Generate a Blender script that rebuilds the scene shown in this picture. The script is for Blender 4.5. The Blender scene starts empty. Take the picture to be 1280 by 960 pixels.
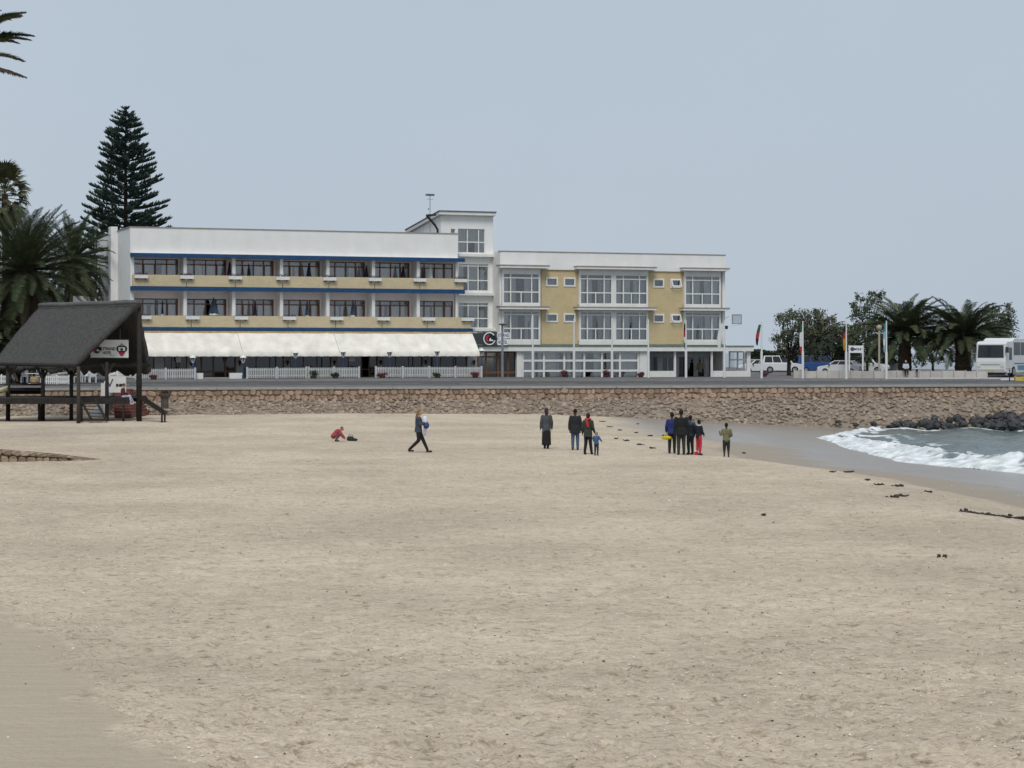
import bpy, bmesh, math, random
import numpy as np
from mathutils import Vector, Matrix

R = random.Random(7)
NP = np.random.RandomState(11)
PI = math.pi
sc = bpy.context.scene
COL = sc.collection

# ------------------------------------------------------------------ camera
EYE = 5.5            # metres above the water
FP = 2600.0          # focal length in pixels of the 1280 px wide photograph
HZ = 440.0           # row of the horizon
cd = bpy.data.cameras.new('camera')
cam = bpy.data.objects.new('camera', cd)
COL.objects.link(cam)
cd.sensor_width = 36.0
cd.lens = 36.0 * FP / 1280.0
cd.shift_y = -40.0 / 1280.0
cd.clip_start = 0.5
cd.clip_end = 20000.0
cam.location = (0, 0, EYE)
cam.rotation_euler = (PI / 2, 0, 0)
sc.camera = cam

# ------------------------------------------------------------------ sky and light (overcast)
SUN_EL, SUN_AZ = math.radians(54), math.radians(186)   # veiled, high, behind the camera
w = bpy.data.worlds.new('World')
sc.world = w
w.use_nodes = True
nt = w.node_tree
nt.nodes.clear()
wo = nt.nodes.new('ShaderNodeOutputWorld')
bg = nt.nodes.new('ShaderNodeBackground')
sky = nt.nodes.new('ShaderNodeTexSky')
sky.sky_type = 'NISHITA'
sky.sun_disc = False
sky.sun_elevation = SUN_EL
sky.sun_rotation = SUN_AZ
sky.air_density = 1.0
sky.dust_density = 3.0
mx = nt.nodes.new('ShaderNodeMix')
mx.data_type = 'RGBA'
mx.inputs[0].default_value = 0.93
# the even cloud deck, with faint soft unevenness
tc = nt.nodes.new('ShaderNodeTexCoord')
nz = nt.nodes.new('ShaderNodeTexNoise')
nz.inputs['Scale'].default_value = 3.0
nz.inputs['Detail'].default_value = 5
nt.links.new(tc.outputs['Generated'], nz.inputs['Vector'])
cr = nt.nodes.new('ShaderNodeValToRGB')
cr.color_ramp.elements[0].position = 0.25
cr.color_ramp.elements[1].position = 0.75
cr.color_ramp.elements[0].color = (3.64, 4.24, 4.96, 1)
cr.color_ramp.elements[1].color = (3.98, 4.55, 5.22, 1)
nt.links.new(nz.outputs['Fac'], cr.inputs['Fac'])
nt.links.new(sky.outputs[0], mx.inputs[6])
nt.links.new(cr.outputs[0], mx.inputs[7])
nt.links.new(mx.outputs[2], bg.inputs['Color'])
bg.inputs['Strength'].default_value = 0.1
nt.links.new(bg.outputs[0], wo.inputs[0])
sd = bpy.data.lights.new('sun', 'SUN')
sun = bpy.data.objects.new('sun', sd)
COL.objects.link(sun)
sd.energy = 1.5
sd.angle = math.radians(24)
sd.color = (1.0, 0.965, 0.92)
sun.location = (0, -20, 60)
sdir = Vector((math.sin(SUN_AZ) * math.cos(SUN_EL), math.cos(SUN_AZ) * math.cos(SUN_EL), math.sin(SUN_EL)))
sun.rotation_euler = (-sdir).to_track_quat('-Z', 'Y').to_euler()
vs = sc.view_settings
vs.view_transform = 'Standard'
vs.look = 'None'
vs.exposure = 0.34
vs.gamma = 1.0
vs.use_curve_mapping = False
sc.cycles.max_bounces = 6
sc.cycles.transparent_max_bounces = 12
sc.cycles.caustics_reflective = False
sc.cycles.caustics_refractive = False

# ------------------------------------------------------------------ helpers
def P(px, py, D):
    return Vector(((px - 640) / FP * D, D, EYE - (py - HZ) / FP * D))

def sstep(a, b, x):
    t = np.clip((np.asarray(x, dtype=float) - a) / (b - a), 0, 1)
    return t * t * (3 - 2 * t)

class MB:
    """collects shapes, build() links them as ONE mesh object"""
    def __init__(self):
        self.v = []; self.f = []
    def add(self, vs, fs):
        n = len(self.v)
        self.v.extend([tuple(p) for p in vs])
        self.f.extend([tuple(i + n for i in f) for f in fs])
        return self
    def box(self, x0, x1, y0, y1, z0, z1, rot=None, piv=None):
        vs = [(x0, y0, z0), (x1, y0, z0), (x1, y1, z0), (x0, y1, z0), (x0, y0, z1), (x1, y0, z1), (x1, y1, z1), (x0, y1, z1)]
        if rot is not None:
            pv = Vector(piv) if piv is not None else Vector(((x0 + x1) / 2, (y0 + y1) / 2, (z0 + z1) / 2))
            vs = [rot @ (Vector(p) - pv) + pv for p in vs]
        return self.add(vs, [(0, 3, 2, 1), (4, 5, 6, 7), (0, 1, 5, 4), (1, 2, 6, 5), (2, 3, 7, 6), (3, 0, 4, 7)])
    def prism(self, pts, a, b, axis='y'):
        """polygon pts (2D) extruded from a to b; axis y: pts are (x,z); axis x: (y,z); axis z: (x,y)"""
        n = len(pts)
        def mk(p, t):
            return {'y': (p[0], t, p[1]), 'x': (t, p[0], p[1]), 'z': (p[0], p[1], t)}[axis]
        vs = [mk(p, a) for p in pts] + [mk(p, b) for p in pts]
        fs = [tuple(range(n)), tuple(range(2 * n - 1, n - 1, -1))]
        for i in range(n):
            j = (i + 1) % n
            fs.append((i, i + n, j + n, j))
        return self.add(vs, fs)
    def rings(self, rings, cap=True, closed=True):
        n = len(rings[0]); vs = [p for r in rings for p in r]; fs = []
        for k in range(len(rings) - 1):
            for i in range(n if closed else n - 1):
                j = (i + 1) % n
                fs.append((k * n + i, k * n + j, (k + 1) * n + j, (k + 1) * n + i))
        if cap:
            fs.append(tuple(range(n - 1, -1, -1)))
            m = (len(rings) - 1) * n
            fs.append(tuple(range(m, m + n)))
        return self.add(vs, fs)
    def tube(self, pts, rad, n=6, cap=True):
        pts = [Vector(p) for p in pts]
        if not isinstance(rad, (list, tuple)): rad = [rad] * len(pts)
        rs = []
        up = None
        for i, p in enumerate(pts):
            t = (pts[min(i + 1, len(pts) - 1)] - pts[max(i - 1, 0)])
            t = t.normalized() if t.length > 1e-9 else Vector((0, 0, 1))
            if up is None:
                up = Vector((1, 0, 0)) if abs(t.x) < .9 else Vector((0, 1, 0))
            a = (up - t * up.dot(t)).normalized(); b = t.cross(a); up = a
            rs.append([p + (a * math.cos(2 * PI * k / n) + b * math.sin(2 * PI * k / n)) * rad[i] for k in range(n)])
        return self.rings(rs, cap)
    def lathe(self, prof, c=(0, 0, 0), n=12, cap=True):
        return self.rings([[(c[0] + r * math.cos(2 * PI * k / n), c[1] + r * math.sin(2 * PI * k / n), c[2] + z) for k in range(n)] for r, z in prof], cap)
    def ell(self, c, r, n=12, m=8, rot=None):
        c = Vector(c); rs = []
        for k in range(m + 1):
            a = PI * min(max(k / m, .02), .98)
            ring = []
            for i in range(n):
                b = 2 * PI * i / n
                p = Vector((math.sin(a) * math.cos(b) * r[0], math.sin(a) * math.sin(b) * r[1], -math.cos(a) * r[2]))
                if rot is not None: p = rot @ p
                ring.append(c + p)
            rs.append(ring)
        return self.rings(rs)
    def cap(self, p0, p1, r0, r1, n=10):
        p0 = Vector(p0); p1 = Vector(p1); d = (p1 - p0)
        L = d.length; t = d / max(L, 1e-6)
        prof = [(-.97, .25), (-.7, .71), (0, 1)]
        pts = []; rad = []
        for a, b in prof: pts.append(p0 + t * r0 * a); rad.append(r0 * b)
        for a, b in reversed(prof): pts.append(p1 - t * r1 * a); rad.append(r1 * b)
        return self.tube(pts, rad, n)
    def disc(self, c, r, y0, y1, n=24):
        return self.prism([(c[0] + r * math.cos(2 * PI * k / n), c[1] + r * math.sin(2 * PI * k / n)) for k in range(n)], y0, y1, 'y')
    def build(self, name, mat=None, parent=None, smooth=False, off=None):
        me = bpy.data.meshes.new(name)
        vs = self.v
        if off is not None:
            vs = [(p[0] - off[0], p[1] - off[1], p[2] - off[2]) for p in vs]
        me.from_pydata(vs, [], self.f)
        if smooth: me.polygons.foreach_set('use_smooth', [True] * len(me.polygons))
        if mat is not None: me.materials.append(mat)
        o = bpy.data.objects.new(name, me)
        COL.objects.link(o)
        if parent is not None: o.parent = parent
        return o

def grid_obj(name, X, Y, Z, mat, attrs=None, smooth=True):
    ny, nx = X.shape
    me = bpy.data.meshes.new(name)
    me.vertices.add(nx * ny)
    me.vertices.foreach_set('co', np.stack([X, Y, Z], -1).astype(np.float32).ravel())
    i = np.arange((ny - 1) * (nx - 1)); r = i // (nx - 1); c = i % (nx - 1)
    a = r * nx + c
    q = np.stack([a, a + 1, a + nx + 1, a + nx], -1).astype(np.int32)
    me.loops.add(q.size); me.loops.foreach_set('vertex_index', q.ravel())
    me.polygons.add(len(q)); me.polygons.foreach_set('loop_start', np.arange(len(q), dtype=np.int32) * 4)
    me.polygons.foreach_set('loop_total', np.full(len(q), 4, dtype=np.int32))
    if smooth: me.polygons.foreach_set('use_smooth', np.ones(len(q), dtype=bool))
    me.update(calc_edges=True)
    for k, v in (attrs or {}).items():
        at = me.attributes.new(k, 'FLOAT', 'POINT'); at.data.foreach_set('value', v.astype(np.float32).ravel())
    me.materials.append(mat)
    o = bpy.data.objects.new(name, me); COL.objects.link(o)
    return o

def thing(name, label, cat, loc=(0, 0, 0), rotz=0.0, group=None):
    o = bpy.data.objects.new(name, None); COL.objects.link(o)
    o.empty_display_size = .3
    o.location = loc; o.rotation_euler = (0, 0, rotz)
    o['label'] = label; o['category'] = cat
    if group: o['group'] = group
    return o
def tag(o, label, cat, group=None, kind=None):
    o['label'] = label; o['category'] = cat
    if group: o['group'] = group
    if kind: o['kind'] = kind
    return o
def struct(o, label=None):
    o['kind'] = 'structure'
    if label: o['label'] = label
    return o
def inst(src, name, parent, loc=(0, 0, 0), rot=(0, 0, 0), scale=(1, 1, 1)):
    o = bpy.data.objects.new(name, src); COL.objects.link(o)
    o.parent = parent; o.location = loc; o.rotation_euler = rot; o.scale = scale
    return o
ORD = ['first', 'second', 'third', 'fourth', 'fifth', 'sixth', 'seventh', 'eighth', 'ninth', 'tenth']

# ------------------------------------------------------------------ materials
MATS = {}
def mat(name, c, rough=.75, var=.12, scale=3.0, bump=0.0, bscale=30.0, spec=.35, metal=0.0, rnd=0.0, island=0.0, c2=None, detail=4, bdist=.02, stretch=None, streak=0.0):
    if name in MATS: return MATS[name]
    m = bpy.data.materials.new(name); m.use_nodes = True; t = m.node_tree; N = t.nodes; L = t.links
    b = N['Principled BSDF']
    b.inputs['Roughness'].default_value = rough
    b.inputs['Metallic'].default_value = metal
    b.inputs['Specular IOR Level'].default_value = spec
    tc = N.new('ShaderNodeTexCoord'); vec = tc.outputs['Object']
    if stretch:
        mp = N.new('ShaderNodeMapping'); mp.inputs['Scale'].default_value = stretch
        L.new(vec, mp.inputs['Vector']); vec = mp.outputs[0]
    nz = N.new('ShaderNodeTexNoise'); nz.inputs['Scale'].default_value = scale; nz.inputs['Detail'].default_value = detail
    nz.inputs['Roughness'].default_value = .6
    L.new(vec, nz.inputs['Vector'])
    cr = N.new('ShaderNodeValToRGB'); e = cr.color_ramp.elements
    e[0].position = .3; e[1].position = .7
    d = c2 if c2 else tuple(min(1, x * (1 + var)) for x in c)
    s = c if c2 else tuple(x * (1 - var) for x in c)
    e[0].color = (*s, 1); e[1].color = (*d, 1)
    L.new(nz.outputs['Fac'], cr.inputs['Fac'])
    out = cr.outputs[0]
    if streak:
        mp2 = N.new('ShaderNodeMapping'); mp2.inputs['Scale'].default_value = (.55, .55, .10); L.new(tc.outputs['Object'], mp2.inputs['Vector'])
        n5 = N.new('ShaderNodeTexNoise'); n5.inputs['Scale'].default_value = 1.6; n5.inputs['Detail'].default_value = 7; n5.inputs['Roughness'].default_value = .7; L.new(mp2.outputs[0], n5.inputs['Vector'])
        r5 = N.new('ShaderNodeMapRange'); r5.inputs['From Min'].default_value = .42; r5.inputs['From Max'].default_value = .75; L.new(n5.outputs['Fac'], r5.inputs['Value'])
        m5 = N.new('ShaderNodeMix'); m5.data_type = 'RGBA'; m5.blend_type = 'MULTIPLY'; m5.inputs[7].default_value = (1 - streak, 1 - streak * 1.15, 1 - streak * 1.4, 1)
        L.new(r5.outputs[0], m5.inputs[0]); L.new(out, m5.inputs[6]); out = m5.outputs[2]
    for amt, src in ((rnd, 'o'), (island, 'i')):
        if amt:
            if src == 'o': q = N.new('ShaderNodeObjectInfo').outputs['Random']
            else: q = N.new('ShaderNodeNewGeometry').outputs['Random Per Island']
            mr = N.new('ShaderNodeMapRange'); mr.inputs['To Min'].default_value = 1 - amt; mr.inputs['To Max'].default_value = 1 + amt
            L.new(q, mr.inputs['Value'])
            hs = N.new('ShaderNodeHueSaturation'); L.new(out, hs.inputs['Color']); L.new(mr.outputs[0], hs.inputs['Value'])
            mh = N.new('ShaderNodeMath'); mh.operation = 'MULTIPLY_ADD'; mh.inputs[1].default_value = .06 * amt; mh.inputs[2].default_value = .5 - .03 * amt
            m7 = N.new('ShaderNodeMath'); m7.operation = 'MULTIPLY'; m7.inputs[1].default_value = 7.3
            fr = N.new('ShaderNodeMath'); fr.operation = 'FRACT'
            L.new(q, m7.inputs[0]); L.new(m7.outputs[0], fr.inputs[0]); L.new(fr.outputs[0], mh.inputs[0]); L.new(mh.outputs[0], hs.inputs['Hue'])
            out = hs.outputs[0]
    L.new(out, b.inputs['Base Color'])
    if bump:
        n2 = N.new('ShaderNodeTexNoise'); n2.inputs['Scale'].default_value = bscale; n2.inputs['Detail'].default_value = 5
        L.new(vec, n2.inputs['Vector'])
        bp = N.new('ShaderNodeBump'); bp.inputs['Strength'].default_value = bump; bp.inputs['Distance'].default_value = bdist
        L.new(n2.outputs['Fac'], bp.inputs['Height']); L.new(bp.outputs[0], b.inputs['Normal'])
    MATS[name] = m
    return m

def glass(name, tint=(.55, .6, .6), refl=1.0):
    if name in MATS: return MATS[name]
    m = bpy.data.materials.new(name); m.use_nodes = True; t = m.node_tree; N = t.nodes; L = t.links
    N.clear(); o = N.new('ShaderNodeOutputMaterial'); mix = N.new('ShaderNodeMixShader')
    tr = N.new('ShaderNodeBsdfTransparent'); tr.inputs[0].default_value = (*tint, 1)
    gl = N.new('ShaderNodeBsdfGlossy'); gl.inputs['Roughness'].default_value = .04
    gl.inputs['Color'].default_value = (refl, refl, refl, 1)
    fr = N.new('ShaderNodeFresnel'); fr.inputs['IOR'].default_value = 1.9
    L.new(fr.outputs[0], mix.inputs[0]); L.new(tr.outputs[0], mix.inputs[1]); L.new(gl.outputs[0], mix.inputs[2]); L.new(mix.outputs[0], o.inputs[0])
    MATS[name] = m
    return m

def brickmat(name, c1, c2, mort, bw, bh, swz='xz'):
    m = bpy.data.materials.new(name); m.use_nodes = True; t = m.node_tree; N = t.nodes; L = t.links
    b = N['Principled BSDF']; b.inputs['Roughness'].default_value = .85; b.inputs['Specular IOR Level'].default_value = .2
    tc = N.new('ShaderNodeTexCoord'); sp = N.new('ShaderNodeSeparateXYZ'); cb = N.new('ShaderNodeCombineXYZ')
    L.new(tc.outputs['Object'], sp.inputs[0])
    L.new(sp.outputs[0], cb.inputs[0]); L.new(sp.outputs[2], cb.inputs[1])
    br = N.new('ShaderNodeTexBrick')
    br.inputs['Color1'].default_value = (*c1, 1); br.inputs['Color2'].default_value = (*c2, 1); br.inputs['Mortar'].default_value = (*mort, 1)
    br.inputs['Scale'].default_value = 1.0; br.inputs['Mortar Size'].default_value = .012; br.inputs['Brick Width'].default_value = bw; br.inputs['Row Height'].default_value = bh
    br.inputs['Mortar Smooth'].default_value = .1
    L.new(cb.outputs[0], br.inputs['Vector'])
    nz = N.new('ShaderNodeTexNoise'); nz.inputs['Scale'].default_value = 1.1; nz.inputs['Detail'].default_value = 6
    L.new(tc.outputs['Object'], nz.inputs['Vector'])
    mr = N.new('ShaderNodeMapRange'); mr.inputs['To Min'].default_value = .86; mr.inputs['To Max'].default_value = 1.12
    L.new(nz.outputs['Fac'], mr.inputs['Value'])
    hs = N.new('ShaderNodeHueSaturation'); L.new(br.outputs['Color'], hs.inputs['Color']); L.new(mr.outputs[0], hs.inputs['Value'])
    L.new(hs.outputs[0], b.inputs['Base Color'])
    bp = N.new('ShaderNodeBump'); bp.inputs['Strength'].default_value = .5; bp.inputs['Distance'].default_value = .01
    L.new(br.outputs['Fac'], bp.inputs['Height']); bp.invert = True; L.new(bp.outputs[0], b.inputs['Normal'])
    MATS[name] = m
    return m

WHITE = mat('white_render', (.80, .80, .775), .8, .04, .9, .15, 18, spec=.2, detail=7, streak=.06)
WHITE2 = mat('white_paint', (.75, .75, .72), .5, .06, 2, streak=.06)
LILAC = mat('pale_render', (.72, .69, .69), .85, .07, 1.2)
GREYR = mat('grey_render', (.40, .39, .37), .85, .12, 1.5)
COPING = mat('coping_metal', (.30, .27, .24), .6, .2, 2)
BLUE = mat('blue_paint', (.012, .060, .155), .55, .18, 2.5)
BROWN = mat('brown_frame', (.15, .062, .034), .5, .25, 6)
WOOD = mat('varnished_wood', (.17, .07, .03), .45, .3, 5)
BRICK = brickmat('yellow_brick', (.62, .49, .265), (.56, .44, .235), (.56, .47, .31), .23, .08)
BRICKB = brickmat('balcony_brick', (.70, .59, .38), (.61, .51, .325), (.48, .41, .28), .23, .085)
GLASS = glass('window_glass', (.97, .98, .98))
DGLASS = glass('shop_glass', (.5, .52, .52), .55)
CURT = mat('curtain', (.90, .91, .90), .9, .08, 4)
CURTD = mat('grey_curtain', (.50, .52, .54), .9, .1, 4)
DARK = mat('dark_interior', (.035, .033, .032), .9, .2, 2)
ROOFM = mat('roof_felt', (.12, .12, .12), .9, .2, 2)
CANVAS = mat('awning_canvas', (.76, .725, .65), .8, .16, 1.1, .2, 9, detail=6, stretch=(1, 1, .5))
TAN = mat('tan_band', (.50, .36, .19), .8, .2, 3)
BLACK = mat('black_metal', (.02, .02, .022), .5, .2, 5)
STEEL = mat('grey_steel', (.25, .26, .27), .45, .15, 6, metal=.4)
CONC = mat('concrete', (.34, .33, .31), .9, .15, 1.5, .3, 20)
GREENBAND = mat('green_band', (.16, .20, .16), .8, .2, 2)

# ================================================================== the ground
WA = math.radians(12.9)                    # direction of the sea wall
WO = Vector((-13.1, 142.0))
WT = Vector((math.cos(WA), math.sin(WA))); WN = Vector((-math.sin(WA), math.cos(WA)))
def wuv(u, v, z):
    p = WO + WT * u + WN * v
    return Vector((p.x, p.y, z))
def to_uv(x, y):
    x = np.asarray(x) - WO.x; y = np.asarray(y) - WO.y
    return x * WT.x + y * WT.y, x * WN.x + y * WN.y
WALLTOP = 2.93
def land_z(x, y):
    u, v = to_uv(x, y)
    return WALLTOP + .47 * np.clip(v / 24.0, 0, 1) - .14 * np.clip((u - 5) / 30, 0, 1) * np.clip(v / 24.0, 0, 1)

XDY = [20, 59, 67, 77, 84.5, 89.6, 100, 123, 150]; XDX = [15.6, 14.5, 14.5, 13.6, 11.7, 9.6, 9.6, 12.2, 11.0]
XWY = [20, 80, 94, 98.6, 104, 119, 133, 153, 170]; XWX = [25, 24.6, 23.1, 21.2, 19.4, 19.2, 19.6, 27.5, 34]
def xdry(y): return np.interp(y, XDY, XDX)
def xwat(y): return np.interp(y, XWY, XWX)
def beach_z(x, y):
    x = np.asarray(x, dtype=float); y = np.asarray(y, dtype=float)
    base = 1.25 + sstep(85, 138, y) * np.interp(x, [-40, -12, 3, 13, 20], [.05, .12, -.05, -.55, -.9])
    base = base + .22 * sstep(-14, -24, x) * sstep(100, 60, y)
    xd = xdry(y); xw = xwat(y)
    zs = .85 * (1 - (x - xd) / (xw - xd))
    zs = np.where(x < xd, .85 + .16 * (xd - x), zs)
    k = .22
    h = np.clip(.5 + .5 * (zs - base) / k, 0, 1)
    return np.maximum(zs + (base - zs) * h - k * h * (1 - h), -1.6)
def bz(x, y): return float(beach_z(np.array([x]), np.array([y]))[0])
def ground_pt(px, py):
    D = 90.0
    for _ in range(40):
        x = (px - 640) / FP * D
        D2 = (EYE - bz(x, D)) * FP / (py - HZ)
        D += (D2 - D) * .6
    return Vector(((px - 640) / FP * D, D, bz((px - 640) / FP * D, D)))

def vnoise(x, y, sc_, seed):
    rs = np.random.RandomState(seed); T = rs.rand(256, 256)
    fx = x / sc_; fy = y / sc_
    ix = np.floor(fx).astype(int); iy = np.floor(fy).astype(int)
    tx = fx - ix; ty = fy - iy; tx = tx * tx * (3 - 2 * tx); ty = ty * ty * (3 - 2 * ty)
    g = lambda a, b: T[a % 256, b % 256]
    return (g(ix, iy) * (1 - tx) + g(ix + 1, iy) * tx) * (1 - ty) + (g(ix, iy + 1) * (1 - tx) + g(ix + 1, iy + 1) * tx) * ty - .5

# sand: one sheet, finer where the trampled sand is close
xs = np.concatenate([np.arange(-70, -36, 2.0), np.arange(-36, -15, .28), np.arange(-15, -8, .11), np.arange(-8, 8, .062), np.arange(8, 15, .11), np.arange(15, 36, .3), np.arange(36, 60, 2.0)])
ys = [6.0, 9, 12, 15, 17]
while ys[-1] < 139.5: ys.append(ys[-1] * 1.0033)
for t in (142, 146, 150): ys.append(t)
ys = np.array(ys)
X, Y = np.meshgrid(xs, ys)
Z = beach_z(X, Y)
xd = xdry(Y); xw = xwat(Y)
wn = vnoise(X, Y, 2.3, 3) * 1.3 + vnoise(X, Y, .7, 4) * .4
WET = sstep(2.2, 5.2, X - xd + wn * 1.2) * .85 + .15 * sstep(.4, 2.0, X - xd + wn)
DAMP = np.maximum(sstep(-3.2, -.2, X - xd + wn * 1.6) * .3, sstep(-.1, .8, X - xd + wn * .8))
u_, v_ = to_uv(X, Y)
# damp strip left in front of the wall on the right
WET = np.maximum(WET, sstep(5.5, 9.5, X + wn) * sstep(104, 112, Y + wn))
# raked, firm sand in the lower left corner: bounded by a line
def smooth_mask(x, y):
    d = (x + 8.2) * (21.25 - 33.5) - (y - 33.5) * (-3.35 + 8.2)
    L = math.hypot(21.25 - 33.5, -3.35 + 8.2)
    return d / L       # positive on the left / near side
SM = sstep(-.15, .25, smooth_mask(X, Y) + vnoise(X, Y, 1.1, 21) * .9 + vnoise(X, Y, .3, 22) * .35)
SM = SM * sstep(60, 40, Y)
trod = (1 - SM) * (1 - np.clip(WET * 1.4, 0, 1)) * (.45 + .55 * sstep(-.25, .25, vnoise(X, Y, 6.0, 31) + .12))
Z = Z + vnoise(X, Y, 5.0, 5) * .10 * (1 - .8 * WET) + vnoise(X, Y, 1.6, 6) * .04 * trod
Z = Z + (vnoise(X, Y, .45, 7) * .03 + vnoise(X, Y, .21, 8) * .022) * trod
ripple = vnoise(X * .35, Y * 1.6, .35, 9) * .014 * SM
Z = Z + ripple
# footprints: little dimples with rims, some in tracks
FX, FY, FA = [], [], []
PIT_SHADE = np.zeros_like(Z)  # shade of the footprint pits, painted into the sand colour
n = 0
while n < 10500:
    y = 20 + 75 * R.random() ** 1.7
    x = R.uniform(-.27, .27) * y
    FX.append(x); FY.append(y); FA.append(R.uniform(0, PI)); n += 1
for _ in range(60):
    y = R.uniform(21, 75); x = R.uniform(-.25, .22) * y; a = R.uniform(0, 2 * PI)
    for k in range(R.randint(8, 26)):
        FX.append(x + .09 * (-1) ** k * math.sin(a)); FY.append(y - .09 * (-1) ** k * math.cos(a)); FA.append(a)
        x += .62 * math.cos(a); y += .62 * math.sin(a); a += R.uniform(-.12, .12)
for fx, fy, fa in zip(FX, FY, FA):
    if fy < 18 or fy > 110: continue
    if smooth_mask(fx, fy) > .05 or fx > np.interp(fy, XDY, XDX) - .3: continue
    i0 = np.searchsorted(ys, fy - .45); i1 = np.searchsorted(ys, fy + .45)
    j0 = np.searchsorted(xs, fx - .45); j1 = np.searchsorted(xs, fx + .45)
    if i1 <= i0 or j1 <= j0: continue
    dx = X[i0:i1, j0:j1] - fx; dy = Y[i0:i1, j0:j1] - fy
    ca, sa = math.cos(fa), math.sin(fa); fw = R.uniform(.09, .15)
    p = (dx * ca + dy * sa) / fw; q = (-dx * sa + dy * ca) / (fw * .55)
    r2 = p * p + q * q
    amp = R.uniform(.02, .062) * (1 if R.random() < .6 else .5)
    PIT_SHADE[i0:i1, j0:j1] = np.maximum(PIT_SHADE[i0:i1, j0:j1], np.exp(-((p + .1) ** 2 + (q + .25) ** 2) * 1.6) * min(1, amp / .07))
    Z[i0:i1, j0:j1] += amp * (-1.0 * np.exp(-r2) + .35 * np.exp(-(np.sqrt(r2) - 1.55) ** 2 * 3.5))

def sandmat():
    m = bpy.data.materials.new('beach_sand'); m.use_nodes = True; t = m.node_tree; N = t.nodes; L = t.links
    b = N['Principled BSDF']; tc = N.new('ShaderNodeTexCoord')
    def noise(s, det, ro=.6, stretch=None):
        n = N.new('ShaderNodeTexNoise'); n.inputs['Scale'].default_value = s; n.inputs['Detail'].default_value = det; n.inputs['Roughness'].default_value = ro
        if stretch:
            mp = N.new('ShaderNodeMapping'); mp.inputs['Scale'].default_value = stretch; L.new(tc.outputs['Object'], mp.inputs['Vector']); L.new(mp.outputs[0], n.inputs['Vector'])
        else: L.new(tc.outputs['Object'], n.inputs['Vector'])
        return n.outputs['Fac']
    def ramp(f, a, ca, c, cc):
        r = N.new('ShaderNodeValToRGB'); e = r.color_ramp.elements; e[0].position = a; e[1].position = c; e[0].color = (*ca, 1); e[1].color = (*cc, 1); L.new(f, r.inputs[0]); return r.outputs[0]
    def mix(f, a, c, typ='MIX'):
        x = N.new('ShaderNodeMix'); x.data_type = 'RGBA'; x.blend_type = typ
        if isinstance(f, float): x.inputs[0].default_value = f
        else: L.new(f, x.inputs[0])
        for k, val in ((6, a), (7, c)):
            if isinstance(val, tuple): x.inputs[k].default_value = (*val, 1)
            else: L.new(val, x.inputs[k])
        return x.outputs[2]
    def attr(nm):
        a = N.new('ShaderNodeAttribute'); a.attribute_name = nm; return a.outputs['Fac']
    broad = ramp(noise(.16, 5), .36, (.565, .48, .375), .66, (.715, .612, .48))
    mid = ramp(noise(1.6, 6), .3, (.86, .85, .83), .7, (1.06, 1.05, 1.04))
    dry = mix(1.0, broad, mid, 'MULTIPLY')
    grain = ramp(noise(22, 6, .75), .32, (.80, .79, .78), .66, (1.08, 1.08, 1.08))
    dry = mix(1.0, dry, grain, 'MULTIPLY')
    streak = ramp(noise(2.0, 5, .6, (.55, 2.6, 1)), .55, (1, 1, 1), .75, (.84, .82, .79))  # dark dashes painted as the shade of trodden, distant footprints
    dry = mix(.8, dry, streak, 'MULTIPLY')
    fl = ramp(noise(5.5, 3, .55, (.7, 1.5, 1)), .59, (1, 1, 1), .66, (.60, .57, .53))  # this and the next two: flecks of footprint shade painted from noise
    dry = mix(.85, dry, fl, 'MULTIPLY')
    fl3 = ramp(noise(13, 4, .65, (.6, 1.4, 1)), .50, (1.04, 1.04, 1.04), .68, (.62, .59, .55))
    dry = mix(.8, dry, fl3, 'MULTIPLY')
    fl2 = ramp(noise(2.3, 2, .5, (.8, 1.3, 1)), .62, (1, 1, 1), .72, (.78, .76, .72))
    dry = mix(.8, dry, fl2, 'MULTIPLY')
    pit_mask = N.new('ShaderNodeMath'); pit_mask.operation = 'MULTIPLY'; L.new(attr('pit_shade'), pit_mask.inputs[0]); L.new(noise(14, 4), pit_mask.inputs[1])
    pit_ramp = ramp(pit_mask.outputs[0], .16, (1, 1, 1), .36, (.50, .47, .43))  # painted shade: darkens the dry sand inside the footprints
    dry = mix(1.0, dry, pit_ramp, 'MULTIPLY')
    firm = mix(1.0, (.50, .42, .32), ramp(noise(3.0, 5, .6, (.25, 3.0, 1)), .3, (.9, .9, .9), .7, (1.06, 1.06, 1.06)), 'MULTIPLY')
    dry = mix(attr('firm'), dry, firm)
    damp = mix(attr('damp'), dry, (.37, .315, .25))
    wet = ramp(noise(.8, 5, .6, (1, .5, 1)), .3, (.26, .225, .185), .7, (.32, .28, .235))
    c = mix(attr('wet'), damp, wet)
    L.new(c, b.inputs['Base Color'])
    rr = N.new('ShaderNodeMapRange'); rr.inputs['To Min'].default_value = .95; rr.inputs['To Max'].default_value = .3
    L.new(attr('wet'), rr.inputs['Value']); L.new(rr.outputs[0], b.inputs['Roughness'])
    sp = N.new('ShaderNodeMapRange'); sp.inputs['To Min'].default_value = .05; sp.inputs['To Max'].default_value = .5
    L.new(attr('wet'), sp.inputs['Value']); L.new(sp.outputs[0], b.inputs['Specular IOR Level'])
    bs = N.new('ShaderNodeMapRange'); bs.inputs['To Min'].default_value = .75; bs.inputs['To Max'].default_value = .05
    L.new(attr('wet'), bs.inputs['Value'])
    h1 = noise(9, 6, .65); bp = N.new('ShaderNodeBump'); bp.inputs['Distance'].default_value = .075
    L.new(bs.outputs[0], bp.inputs['Strength']); L.new(h1, bp.inputs['Height'])
    h2 = noise(45, 4, .6); b2 = N.new('ShaderNodeBump'); b2.inputs['Distance'].default_value = .014
    L.new(bs.outputs[0], b2.inputs['Strength']); L.new(h2, b2.inputs['Height']); L.new(bp.outputs[0], b2.inputs['Normal'])
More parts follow.
